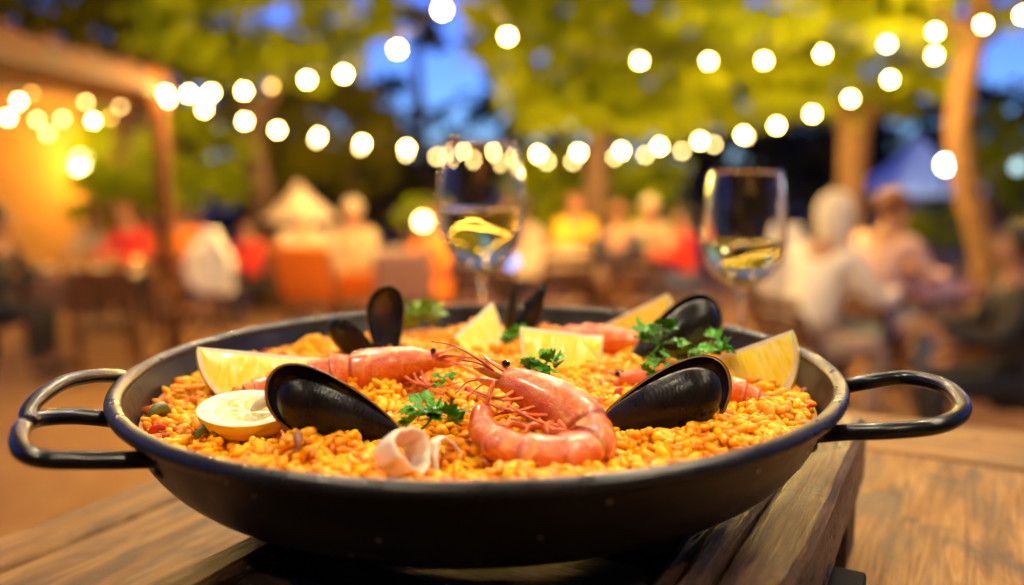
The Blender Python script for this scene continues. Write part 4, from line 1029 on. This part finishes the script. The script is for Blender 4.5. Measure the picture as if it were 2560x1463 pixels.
bush('low green bush below the blue tent', [bl(2345, 555, 9.5, .45, .22), bl(2290, 590, 9.5, .35, .2), bl(2400, 590, 9.5, .3, .2)], 600, .08, 34)
bush('green bush at the far right edge', [bl(2515, 400, 9.5, .45, .4), bl(2480, 330, 9.5, .35, .35), bl(2560, 480, 9.5, .4, .35)], 800, .09, 35)
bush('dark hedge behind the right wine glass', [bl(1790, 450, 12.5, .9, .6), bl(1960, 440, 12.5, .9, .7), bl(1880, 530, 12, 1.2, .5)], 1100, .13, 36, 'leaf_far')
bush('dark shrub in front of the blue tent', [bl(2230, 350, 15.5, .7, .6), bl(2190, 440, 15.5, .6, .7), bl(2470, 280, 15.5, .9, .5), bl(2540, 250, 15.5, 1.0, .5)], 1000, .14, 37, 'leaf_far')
# the far wood that closes the view
blobs = [bl(px, py, 24, 2.6, 1.5 + .8 * math.sin(px * .01)) for px in range(-200, 2800, 170) for py in ((470, 380) if not 930 < px < 1260 else (480, 430))]
blobs += [bl(px, py, 22, 2.0, 1.2) for px, py in ((100, 240), (280, 260), (450, 240), (600, 200), (760, 250), (850, 300), (1300, 260), (1420, 330), (1560, 330), (1700, 310), (1850, 330), (2000, 340), (1290, 350), (1350, 150), (1980, 250), (2200, 330))]
for k in range(40):  # unseen ring round the sides and back, added to keep out blue sky light
    a = 2 * math.pi * k / 40
    if math.cos(a) < .62:                                 # the view itself is towards +Y
        blobs += [(Vector((26 * math.sin(a), 26 * math.cos(a), z)), 3.2, 3.2, 2.6) for z in (2.0, 5.6)]
fo = foliage(blobs, 26000, .34, 40, 'leaf_far', 'distant_wood'); tag(fo, 'dark distant wood behind the yard, with an unseen ring added against sky light', 'wood', kind='stuff')

# ================================================================== LEFT BUILDING, PERGOLA
def building():
    p0 = at(-260, 610, 9.4); p1 = at(218, 610, 9.4); z1 = at(100, 225, 9.4).z
    t = empty('courtyard_building', (p0.x, p0.y, 0), 'ochre plastered building with lit wall at the far left', 'building'); o0 = Vector((p0.x, p0.y, 0)); w = p1.x - p0.x
    def part(n, c, s, m, par=t, bv=.02):
        v, f = box(*s, c); o = mesh(n, v, f, m, par, False); bevel(o, bv); return o
    part('wall', (w / 2, 1.2, z1 / 2), (w, 2.4, z1), M['stucco'])
    part('roof', (w / 2, 1.2, z1 + .08), (w + .3, 2.7, .16), M['pale_wood'])
    part('plinth', (w / 2, 1.195, .2), (w + .05, 2.46, .4), plain('dark_plinth', (.2, .11, .06), .8, 0, .2, 4))
    wd = part('window', (.75, .0, 1.45), (.7, .08, .9), M['chair_wood'])
    part('pane', (.75, -.045, 1.45), (.58, .012, .78), plain('window_pane', (.02, .02, .03), .1), wd, .002)
    return t
building()
def pergola():
    a = at(-40, 150, 4.4); b_ = at(392, 225, 6.7); zt = b_.z
    t = empty('wooden_pergola', (b_.x, b_.y, 0), 'orange lit wooden pergola with a square post at the left', 'pergola'); o0 = Vector((b_.x, b_.y, 0))
    def add(n, p, q, w, h=None, m='pale_wood'):
        v, f = bar(Vector(p) - o0, Vector(q) - o0, w, h); return bevel(mesh(n, v, f, M[m], t, False), .01)
    add('post', (b_.x, b_.y, 0), (b_.x, b_.y, zt), .10)
    d = (a - b_); d.z = 0; d.normalize(); far = Vector((b_.x, b_.y, zt)) + d * 4.2
    add('front_beam', Vector((b_.x, b_.y, zt + .06)) - d * .15, Vector((far.x, far.y, zt + .06)), .14, .17)
    n = Vector((d.y, -d.x, 0)); n = n if n.y > 0 else -n
    back0 = Vector((b_.x, b_.y, zt)) + Vector((-.8, 2.6, 0))
    add('post', (back0.x, back0.y, 0), back0, .12)
    add('back_beam', back0 + Vector((0, 0, .06)) - d * .2, back0 + Vector((0, 0, .06)) + d * 3.6, .12, .15)
    fp = Vector((far.x, far.y, 0)); add('post', fp, fp + Vector((0, 0, zt)), .12)
    for k in range(8):
        p = Vector((b_.x, b_.y, zt + .17)) + d * (.1 + .52 * k); q = back0 + Vector((0, 0, .17)) + d * (.1 + .45 * k)
        add('rafter', p, q, .06, .09)
    return t
pergola()
wl_p = at(207, 408, 9.12)
lamp = lone_lamp('wall_lamp', 'bright white globe lamp in front of the lit ochre wall', wl_p, .105, 'bulb_wall', 'post', wl_p.z)
link('glow', lamp_light('wall', (1.0, .60, .14), 1000.0, .11), lamp)
lone_lamp('garden_lamp', 'cream globe lamp among the people left of the centre glass', at(1052, 551, 7.5), .055, 'bulb_mid', 'post', at(1052, 551, 7.5).z)
link('glow', lamp_light('garden', (1.0, .66, .2), 60.0, .058), bpy.data.objects['garden_lamp'])
lone_lamp('blue_lamp', 'small blue lamp glowing below the centre wine glass', at(1273, 651, 5.2), .045, 'bulb_blue', 'post', at(1273, 651, 5.2).z)
lone_lamp('cool_lamp', 'pale blue lamp beside the right end of the light string', at(2250, 225, 9), .06, 'bulb_cool', 'hang', .8)
lone_lamp('tent_lamp', 'bright white lamp in front of the blue tent', at(2355, 410, 12.2), .085, 'bulb_white', 'post', at(2355, 410, 12.2).z)
link('glow', lamp_light('tent', (.55, .75, 1.0), 170.0, .088), bpy.data.objects['tent_lamp'])
lone_lamp('green_lamp', 'faint greenish lamp at the far right edge', at(2532, 415, 9), .06, 'bulb_cool', 'post', at(2532, 415, 9).z).children[0].data.materials[0] = emit('green_lamp_glass', (.5, .8, .5), .8)
lone_lamp('violet_lamp', 'faint violet lamp right of the blue tent', at(2460, 442, 10), .065, 'bulb_cool', 'post', at(2460, 442, 10).z).children[0].data.materials[0] = emit('violet_lamp_glass', (.35, .45, 1.0), .9)

def tent():
    ap = at(2290, 336, 14); l = at(2160, 468, 14); r_ = at(2400, 468, 14); w = (r_.x - l.x); c = (l + r_) / 2
    t = empty('marquee_tent', (c.x, c.y, 0), 'white peaked marquee tent with blue dusk light painted into its canvas', 'tent'); zb = l.z; h = ap.z - zb; n = 8
    V = []; Fc = []
    for i in range(n + 1):
        s = i / n; hw = w / 2 * (1 - s); z = zb + h * (s ** 1.5)
        V += [(-hw, -hw, z), (hw, -hw, z), (hw, hw, z), (-hw, hw, z)]
    for i in range(n):
        for j in range(4): k = (j + 1) % 4; Fc.append((i * 4 + j, i * 4 + k, i * 4 + 4 + k, i * 4 + 4 + j))
    mt = cloth('dusk_blue_canvas', (.62, .72, .86)); mesh('canopy', V, Fc, mt, t, False)  # bluish dusk light on white cloth is put into the canvas colour
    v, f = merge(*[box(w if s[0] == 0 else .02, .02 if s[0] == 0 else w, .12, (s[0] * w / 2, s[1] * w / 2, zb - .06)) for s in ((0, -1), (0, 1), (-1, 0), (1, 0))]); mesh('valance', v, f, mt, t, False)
    for sx in (-1, 1):
        for sy in (-1, 1): v, f = tube([(sx * w * .49, sy * w * .49, 0), (sx * w * .49, sy * w * .49, zb)], .03, 8); mesh('pole', v, f, M['iron'], t)
tent()

def parasol(label, px, py0, py1, hw, Y, mat):
    ap = at(px, py0, Y); zb = at(px, py1, Y).z; R0 = hw * (ap - CAM).dot(_fw) / F_PX
    t = empty('parasol', (ap.x, ap.y, 0), label, 'parasol'); n, m = 6, 16; V = []; Fc = []
    for i in range(n + 1):
        q = i / n
        for j in range(m):
            a = 2 * math.pi * j / m; rr = R0 * q * (1 - .05 * (j % 2)); V.append((rr * math.cos(a), rr * math.sin(a), ap.z - (ap.z - zb) * q ** .85))
    for i in range(n):
        for j in range(m): k = (j + 1) % m; Fc.append((i * m + j, (i + 1) * m + j, (i + 1) * m + k, i * m + k))
    o = mesh('canopy', V, Fc, mat, t, False); o.modifiers.new('thick', 'SOLIDIFY').thickness = .008
    for j in range(0, m, 2):
        a = 2 * math.pi * j / m; v, f = tube([(0, 0, ap.z - .03), (R0 * .95 * math.cos(a), R0 * .95 * math.sin(a), zb - .015)], .006, 5); mesh('rib', v, f, M['iron'], t)
    v, f = tube([(0, 0, .03), (0, 0, ap.z + .03)], .018, 8); mesh('pole', v, f, M['iron'], t)
    v, f = lathe([(.0005, .06), (.05, .06), (.2, .03), (.2, 0), (.0005, 0)], 20); mesh('base', v, f, M['iron'], t)
parasol('small pale parasol above the orange canvas chair', 742, 447, 545, 98, 9.2, cloth('parasol_cloth', (.62, .47, .36)))
def house_behind():  # unseen building, added to block the open sky behind the camera
    t = empty('sky_block_house', (0, -4.2, 0), 'dark unseen house added behind the viewer to block the sky', 'building')
    def part(n, c, sz, m, par=t):
        v, f = box(*sz, c); o = mesh(n, v, f, m, par, False); bevel(o, .015); return o
    wm = plain('dark_brick_wall', (.07, .04, .025), .85, 0, .3, 3)
    part('wall', (0, -2.5, 3.2), (17, 5, 6.4), wm)
    part('roof', (0, -2.5, 6.55), (17.6, 5.8, .3), M['dark_wood'])
    part('plinth', (0, -2.48, .25), (17.1, 5.08, .5), plain('grey_plinth', (.12, .10, .09), .9, 0, .2, 4))
    for x in (-6.2, -3.6, 3.6, 6.2):
        for z in (1.6, 4.4):
            w = part('window', (x, .02, z), (1.1, .1, 1.5), M['chair_wood']); part('pane', (x, .075, z), (.94, .012, 1.34), plain('dark_pane', (.012, .012, .014), .12), w)
    d = part('door', (0, .02, 1.15), (1.3, .12, 2.3), M['chair_wood']); v, f = sphere(.035, (.5, .11, 1.1), 10, 8); mesh('handle', v, f, M['iron'], d)
house_behind()

# ================================================================== FURNITURE AND PEOPLE BEHIND
def table_set(label, loc, rot, sx, sy, h, mat, cloth_m=None, folding=False):
    t = empty('dining_table', loc, label, 'table', 'tables behind the pan'); t.rotation_euler = (0, 0, rot)
    n = max(3, int(sy / .14)); w = sy / n
    for i in range(n):
        v, f = box(sx, w - .008, .03, (0, -sy / 2 + w * (i + .5), h - .015)); bevel(mesh('board', v, f, M[mat], t, False), .004)
    for s in (-1, 1):
        if folding:
            for q in (-1, 1):
                v, f = bar((s * sx * .42, -q * sy * .4, 0), (s * sx * .42, q * sy * .4, h - .04), .04, .03); bevel(mesh('leg', v, f, M[mat], t, False), .004)
        else:
            for q in (-1, 1):
                v, f = box(.06, .06, h - .03, (s * (sx / 2 - .06), q * (sy / 2 - .06), (h - .03) / 2)); bevel(mesh('leg', v, f, M[mat], t, False), .005)
    v, f = box(sx * .84, .03, .05, (0, 0, .25 if folding else h - .06)); mesh('stretcher', v, f, M[mat], t, False)
    if cloth_m:
        V = []; Fc = []; m = 40
        for z, k in ((h + .004, 0), (h + .004, 1), (h - .05, 1.01), (h - .2, 1.03)):
            for i in range(m):
                a = 2 * math.pi * i / m; c, s_ = math.cos(a), math.sin(a); q = 1 / max(abs(c), abs(s_)); fold = .012 * math.sin(a * 14) * (1 if z < h - .1 else 0)
                V.append((c * q * (sx / 2 + .015) * k + c * fold, s_ * q * (sy / 2 + .015) * k + s_ * fold, z))
        for i in range(3):
            for j in range(m): k = (j + 1) % m; Fc.append((i * m + j, i * m + k, (i + 1) * m + k, (i + 1) * m + j))
        tag(mesh('tablecloth', V, Fc, cloth_m, t)) 
    return t
CH_N = [0]
def chair(label, loc, rot, mat='chair_wood', sling=None, hb=.9):
    t = empty('folding_chair', loc, label, 'chair', 'folding chairs in the yard'); t.rotation_euler = (0, 0, rot)
    m = M[mat]; W = .44
    for s in (-1, 1):
        v, f = bar((s * W / 2, .22, 0), (s * W / 2, -.24, hb), .035, .022); bevel(mesh('leg', v, f, m, t, False), .004)
        v, f = bar((s * (W / 2 - .03), -.24, 0), (s * (W / 2 - .03), .20, .46), .035, .022); bevel(mesh('leg', v, f, m, t, False), .004)
    for k in range(5):
        v, f = box(W, .07, .018, (0, -.16 + .085 * k, .455)); bevel(mesh('seat_slat', v, f, m, t, False), .003)
    if sling:
        V = []; Fc = []; nx, nz = 8, 8
        for j in range(nz + 1):
            for i in range(nx + 1):
                u = i / nx - .5; z = .50 + (hb - .48) * j / nz; V.append((u * (W + .05), -.245 * (z / hb) ** 1.0 + .22 * (1 - z / hb) - .05 * (1 - 4 * u * u), z))
        for j in range(nz):
            for i in range(nx): a = j * (nx + 1) + i; Fc.append((a, a + 1, a + nx + 2, a + nx + 1))
        o = mesh('backrest_cloth', V, Fc, sling, t); s_ = o.modifiers.new('thick', 'SOLIDIFY'); s_.thickness = .012
    else:
        for z in (.62, .73, .84):
            yy = .22 - .46 * z / hb; v, f = box(W + .02, .018, .075, (0, yy, z)); bevel(mesh('back_slat', v, f, m, t, False), .004)
    return t
def skin_obj(name, verts, edges, rad, mat, parent, sub=1):
    me = bpy.data.meshes.new(name); me.from_pydata([tuple(v) for v in verts], edges, []); me.update()
    o = link(name, me, parent); m = o.modifiers.new('skin', 'SKIN'); m.use_smooth_shade = True
    d = me.skin_vertices[0].data
    for i, r in enumerate(rad): d[i].radius = (r, r) if not isinstance(r, tuple) else r
    d[0].use_root = True; s = o.modifiers.new('sub', 'SUBSURF'); s.levels = sub; s.render_levels = sub; me.materials.append(mat); return o
def person(label, loc, rot, shirt, trousers, hair, lean=.10, tilt=0.0, arm=1.0, sleeve=True, scale=1.0, hair_len=0, skin=None, turn=0.0):
    t = empty('person', loc, label, 'person', 'diners sitting in the yard'); t.rotation_euler = (0, 0, rot); t.scale = (scale,) * 3
    sk = skin or M['skin']; x = tilt
    sp = [(0, 0, .50), (x * .3, lean * .3, .68), (x * .7, lean * .7, .88), (x * .95, lean * .95, 1.00), (x * 1.05, lean * 1.15, 1.085), (x * 1.1, lean * 1.3 + .015, 1.15), (x * 1.12, lean * 1.35 + .025, 1.22), (x * 1.13, lean * 1.36 + .015, 1.285)]
    V = list(sp); E = [(i, i + 1) for i in range(7)]; Rr = [(.13, .11), (.125, .105), (.145, .11), (.10, .085), (.052, .052), (.072, .08), (.082, .098), (.058, .068)]
    nose = len(V); V.append((x * 1.13, lean * 1.36 + .125, 1.20)); E.append((6, nose)); Rr.append(.012)
    hand_pts = []
    for s in (-1, 1):
        b0 = len(V); px_ = x * .95
        V += [(px_ + s * .165, lean * .95, 1.0), (px_ + s * .225, lean + .06, .86), (px_ + s * .24, lean + .13, .76), (px_ + s * .18, lean + .13 + .17 * arm, .775), (px_ + s * .13, lean + .13 + .26 * arm, .79), (px_ + s * .115, lean + .13 + .33 * arm, .79)]
        Rr += [.062, .048, .042, .037, .027, (.036, .017)]; E += [(3, b0), (b0, b0 + 1), (b0 + 1, b0 + 2), (b0 + 2, b0 + 3), (b0 + 3, b0 + 4), (b0 + 4, b0 + 5)]
        hx, hy = V[b0 + 5][0], V[b0 + 5][1]
        for k in range(4):
            i0 = len(V); fx = hx + (k - 1.5) * .021; ln = (.055, .07, .066, .05)[k]
            V += [(fx, hy + .05, .787), (fx, hy + .05 + ln * .6, .775), (fx, hy + .05 + ln * .85, .755)]; Rr += [.0095, .009, .008]; E += [(b0 + 5, i0), (i0, i0 + 1), (i0 + 1, i0 + 2)]
        i0 = len(V); V += [(hx - s * .045, hy + .01, .785), (hx - s * .058, hy + .045, .775)]; Rr += [.011, .009]; E += [(b0 + 5, i0), (i0, i0 + 1)]
    for s in (-1, 1):
        b0 = len(V); V += [(s * .09, .02, .49), (s * .11, .24, .50), (s * .12, .44, .49), (s * .12, .42, .28), (s * .12, .40, .09), (s * .125, .52, .045)]
        Rr += [.085, .075, .06, .05, .038, .03]; E += [(0, b0), (b0, b0 + 1), (b0 + 1, b0 + 2), (b0 + 2, b0 + 3), (b0 + 3, b0 + 4), (b0 + 4, b0 + 5)]
    skin_obj('body', V, E, Rr, sk, t)
    big = lambda r, k, a: (r[0] * k + a, r[1] * k + a) if isinstance(r, tuple) else r * k + a
    na = 9 + 6 + 12 + 2; A1, A2 = 9, 9 + 20
    ids = [0, 1, 2, 3]; sv = [V[i] for i in ids]; se = [(0, 1), (1, 2), (2, 3)]; srr = [big(Rr[i], 1.08, .012) for i in ids]
    for b0 in (A1, A2):
        c0 = len(sv); m = 5 if sleeve else 2
        for k in range(m): sv.append(V[b0 + k]); srr.append(big(Rr[b0 + k], 1.06, .011)); se.append((3 if k == 0 else c0 + k - 1, c0 + k))
    skin_obj('shirt', sv, se, srr, shirt, t)
    L1 = 9 + 40; tv = [(0, 0, .50)]; te = []; tr = [(.142, .122)]
    for b0 in (L1, L1 + 6):
        c0 = len(tv)
        for k in range(5): tv.append(V[b0 + k]); tr.append(Rr[b0 + k] + .012); te.append((0 if k == 0 else c0 + k - 1, c0 + k))
    skin_obj('trousers', tv, te, tr, trousers, t)
    for b0 in (L1, L1 + 6):
        p = V[b0 + 5]; v, f = sphere(.05, (p[0], p[1] - .04, .045), 10, 8, (.9, 2.4, .9)); mesh('shoe', v, f, M['black'], t)
    hc = Vector((x * 1.13, lean * 1.36 + .005, 1.245)); v, f = sphere(1, (0, 0, 0), 18, 12); hv = []
    for (a, b2, c) in v:
        fr = max(0, b2); z = c * .105 if c > -.2 else c * (.105 + hair_len * (1 if b2 < .35 else 0)); yb = b2 * (.122 if b2 < 0 else .085)
        if b2 > .35 and c < .35: yb *= .62; z = max(z, -.02)
        hv.append((hc.x + a * (.098 + .02 * max(0, -c) * (hair_len > 0)), hc.y + yb - .012, hc.z + .008 + z))
    mesh('hair', hv, f, hair, t)
    for s in (-1, 1):
        v, f = sphere(.011, (x * 1.13 + s * .034, lean * 1.36 + .112, 1.225), 8, 6); mesh('eye', v, f, M['eye'], t)
    return t
def gp(px, py_ref, z_ref, Y=None):
    """ground point below the photo point that lies at height z_ref"""
    p = on(px, py_ref, z_ref) if Y is None else at(px, py_ref, Y); return Vector((p.x, p.y, 0))
C_ = {n: cloth(n, c) for n, c in dict(red_cloth=(.62, .03, .015), orange_cloth=(.80, .20, .012), yellow_cloth=(.75, .42, .03), pale_cloth=(.48, .36, .27), cream_cloth=(.48, .36, .22), pink_cloth=(.68, .45, .42), mauve_cloth=(.42, .26, .24), white_cloth=(.80, .76, .72), dark_cloth=(.018, .016, .02), navy_cloth=(.03, .035, .075), jeans_cloth=(.07, .09, .2), brown_cloth=(.14, .06, .03), teal_cloth=(.2, .28, .38)).items()}
HB, HD, HW, HO = plain('brown_hair', (.10, .035, .012), .5), plain('dark_hair', (.015, .010, .008), .45), plain('white_hair', (.42, .34, .26), .6), plain('auburn_hair', (.16, .05, .015), .5)
def G(px, Y): p = at(px, 700, Y * (1.35 if px < 1800 else 1.12)); return Vector((p.x, p.y, 0))
D90 = math.pi / 2
# left group
table_set('long wooden table full of plates at the far left', G(185, 5.3), .05, 1.25, .75, .73, 'chair_wood')
person('seated person in dark clothes at the left edge', G(-40, 4.7), -D90, C_['dark_cloth'], C_['dark_cloth'], HD, .12)
person('person in a red shirt behind the far left table', G(345, 6.3), math.pi * .9, C_['red_cloth'], C_['dark_cloth'], HO, .08, scale=.97)
person('person in a yellow orange shirt right of the red shirt', G(462, 6.5), math.pi * 1.1, C_['orange_cloth'], C_['jeans_cloth'], HO, .06, scale=.97)
person('person in a pale shirt facing the camera at the far left table', G(262, 6.6), math.pi, C_['cream_cloth'], C_['brown_cloth'], HB, .10, scale=.93)
chair('brown folding chair with a white jacket over its back', G(470, 4.95), math.radians(-115))
chair('brown folding chair at the front of the left table', G(255, 4.6), math.radians(15), hb=.84)
def drape(label, c, w0, w1, z0, z1, depth, mat, seed=0):
    t = empty('draped_jacket', (c.x, c.y, z0), label, 'jacket'); V = []; Fc = []; n, m = 14, 28
    for i in range(n + 1):
        s = i / n; hw = (w1 + (w0 - w1) * s ** 1.2) / 2
        for j in range(m):
            a = 2 * math.pi * j / m; fold = 1 + .07 * math.sin(a * 5 + seed + s * 2) * (1 - s)
            V.append((hw * math.cos(a) * fold, depth * (1 - .35 * s) * math.sin(a) * fold, (z1 - z0) * s + .02 * math.sin(a * 3 + seed) * (1 - s)))
    for i in range(n):
        for j in range(m): k = (j + 1) % m; Fc.append((i * m + j, i * m + k, (i + 1) * m + k, (i + 1) * m + j))
    Fc.append(tuple(range(m))[::-1]); Fc.append(tuple(n * m + j for j in range(m))); mesh('cloth', V, Fc, mat, t)
    for s in (-1, 1):
        w = catmull([(s * w0 * .45, -depth * .5, (z1 - z0) * .85), (s * w1 * .46, -depth * .9, (z1 - z0) * .5), (s * w1 * .42, -depth * .95, (z1 - z0) * .12)], 10)
        v, f = tube(w, [.02, .035, .042, .044, .044, .042, .04, .038, .036, .03], 10); mesh('sleeve', v, f, mat, t)
    return t
pj = at(527, 650, 6.45); drape('white jacket hanging over the back of a brown chair', pj, .13, .33, at(527, 728, 6.45).z, at(527, 572, 6.45).z, .07, C_['white_cloth'])
# centre left group
chair('orange canvas chair at the centre left', G(770, 5.0), math.radians(-8), 'chair_wood', C_['orange_cloth'], .98)
person('person with white hair and pale shirt in the orange canvas chair', G(757, 5.35), math.radians(-5), C_['pale_cloth'], C_['brown_cloth'], HW, .05, hair_len=.10, scale=1.0)
person('small red dressed person between the white jacket and the orange chair', G(632, 6.4), 2.6, C_['red_cloth'], C_['dark_cloth'], HD, .05, scale=.82)
person('person in a cream shirt right of the orange canvas chair', G(895, 6.0), 2.9, C_['cream_cloth'], C_['brown_cloth'], HW, .10, scale=.98)
person('person in an orange shirt left of the centre wine glass', G(1085, 5.7), 2.5, C_['orange_cloth'], C_['orange_cloth'], HO, .04, scale=.92)
chair('folding chair with a mauve cloth back at the centre', G(1005, 4.9), math.radians(5), 'chair_wood', C_['mauve_cloth'], .93)
chair('small orange chair left of the mauve chair', G(900, 5.2), math.radians(20), 'chair_wood', C_['orange_cloth'], .72)
table_set('cream clothed table at the centre left', G(940, 6.2), .1, .9, .7, .76, 'chair_wood', C_['cream_cloth'])
# centre right group
table_set('wooden table with food at the centre right', G(1420, 6.1), -.05, 1.35, .75, .74, 'chair_wood', C_['pale_cloth'])
person('person in a pale shirt right of the centre wine glass', G(1305, 6.4), 2.7, C_['pale_cloth'], C_['navy_cloth'], HO, .12, scale=.96)
person('person in a yellow shirt at the middle of the centre right table', G(1422, 6.9), 3.3, C_['yellow_cloth'], C_['brown_cloth'], HO, .12, scale=.98)
person('person in navy at the front of the centre right table', G(1535, 5.6), -.2, C_['navy_cloth'], C_['brown_cloth'], HO, .03, scale=.95)
person('person in a cream shirt left of the red shirted one', G(1612, 6.6), 3.0, C_['cream_cloth'], C_['jeans_cloth'], HW, .10, scale=.95)
person('person in a red shirt and jeans beside the right wine glass', G(1712, 6.0), 1.4, C_['red_cloth'], C_['jeans_cloth'], HD, .05, scale=.9)
chair('folding chair in front of the centre right table', G(1400, 5.0), math.radians(8), hb=.84)
chair('folding chair behind the red shirted person', G(1590, 4.9), math.radians(-20), hb=.86)
chair('dark folding chair below the centre wine glass', G(1190, 4.8), math.radians(12), hb=.88)
# right group
person('person in white with long white hair at the right table', G(2005, 3.9), math.radians(-65), C_['white_cloth'], C_['pale_cloth'], plain('snow_white_hair', (.72, .66, .58), .6), .16, hair_len=.18, scale=1.08)
person('person in a pink shirt at the right table', G(2168, 4.6), math.radians(-60), C_['pink_cloth'], C_['teal_cloth'], HO, .14, scale=1.08)
person('person in dark clothes at the right edge', G(2560, 3.3), math.radians(75), C_['dark_cloth'], C_['dark_cloth'], HD, .05, scale=.98)
table_set('dark folding table at the right', G(2345, 4.9), math.radians(20), .95, .7, .72, 'chair_wood', folding=True)
chair('folding chair under the person in white', G(2000, 3.9), math.radians(-65), hb=.80)
chair('folding chair under the person in pink', G(2165, 4.6), math.radians(-60), hb=.8)
pj = at(1968, 640, 4.9); drape('pale coat hanging from the chair left of the person in white', pj, .12, .36, at(1950, 790, 4.9).z, at(1990, 560, 4.9).z, .07, C_['white_cloth'], 2)

# plates, glasses and candles on the tables behind
def plate(label, p, r, mat, food):
    t = empty('dinner_plate', p, label, 'plate', 'plates on the tables behind')
    v, f = lathe([(.0005, .004), (r * .6, .004), (r, .018), (r, .022), (r * .6, .009), (.0005, .009)], 28); mesh('dish', v, f, mat, t)
    v, f = sphere(r * .5, (0, 0, .012), 14, 8, (1, 1, .35)); v = [(x + .006 * math.sin(40 * y), y + .005 * math.sin(37 * x), z) for x, y, z in v]; mesh('food', v, f, food, t)
china = plain('white_china', (.78, .75, .70), .2); gold = plain('fried_food', (.62, .30, .05), .5, 0, .4, 60)
tumb = plain('amber_glass', (.85, .45, .10), .15, 0, Transmission_Weight=.6)
def tumbler(label, p, h=.12, r=.035):
    t = empty('tumbler', p, label, 'tumbler', 'tumblers on the tables behind')
    v, f = lathe([(.0005, 0), (r * .8, 0), (r, h), (r * .93, h), (r * .74, .008), (.0005, .008)], 20); mesh('cup', v, f, tumb, t)
    v, f = lathe([(.0005, .009), (r * .72, .009), (r * .86, h * .65), (.0005, h * .65)], 20); mesh('drink', v, f, plain('drink', (.7, .35, .04), .2), t)
for i, (px, dx) in enumerate(((60, -.35), (150, -.1), (240, .1), (310, .3))):
    q = G(185, 5.3); plate(f'{("leftmost", "second", "third", "rightmost")[i]} white plate along the far left table', Vector((q.x + dx, q.y + .1 * (-1) ** i, .7305)), .12, china, gold)
for i, dx in enumerate((-.45, -.22, 0, .2, .42)):
    q = G(185, 5.3); tumbler(f'{("leftmost", "second", "middle", "fourth", "rightmost")[i]} amber tumbler on the far left table', Vector((q.x + dx, q.y - .2 + .05 * (i % 2), .7305)))
for i, dx in enumerate((-.45, -.1, .35)):
    q = G(1420, 6.1); plate(f'{("left", "middle", "right")[i]} plate of food on the centre right table', Vector((q.x + dx, q.y + .1 * (-1) ** i, .7455)), .13, china, gold)
for i, dx in enumerate((-.28, .1, .2)):
    q = G(1420, 6.1); tumbler(f'{("left", "middle", "right")[i]} amber tumbler on the centre right table', Vector((q.x + dx, q.y - .22, .7455)))
def candle(label, p, L=30, r=.05, stand=0):
    t = empty('candle_lantern', p, label, 'lantern', 'candle lanterns on the tables')
    v, f = lathe([(.0005, 0), (r, 0), (r * 1.05, .09), (r * .95, .09), (r * .9, .012), (.0005, .012)], 20); mesh('cup', v, f, plain('lantern_glass', (.9, .6, .25), .2, 0, Transmission_Weight=.7), t)
    v, f = sphere(.016, (0, 0, .055), 10, 10, (1, 1, 1.7)); mesh('flame', v, f, emit('candle_flame', (1, .55, .15), L), t); link('glow', lamp_light('candle', (1.0, .58, .18), 8.0, .03), t, (0, 0, .13))
    if stand:
        v, f = lathe([(.0005, -stand), (.05, -stand), (.045, -stand + .012), (.009, -stand + .03), (.008, -.02), (.035, -.002), (.0005, -.001)], 20); mesh('candlestick', v, f, M['iron'], t)
q = G(2345, 4.9) + Matrix.Rotation(math.radians(20), 3, 'Z') @ Vector((-.40, -.1, 0)); candle('glowing candle lantern on a stick beside the person in pink', Vector((q.x, q.y, .7205 + .16)), 30, .055, .16)
q = G(185, 5.3); candle('candle lantern at the right end of the far left table', Vector((q.x + .50, q.y + .15, .7305)), 30)
q = G(1420, 6.1); candle('candle lantern in the middle of the centre right table', Vector((q.x - .02, q.y + .2, .7455)), 30)
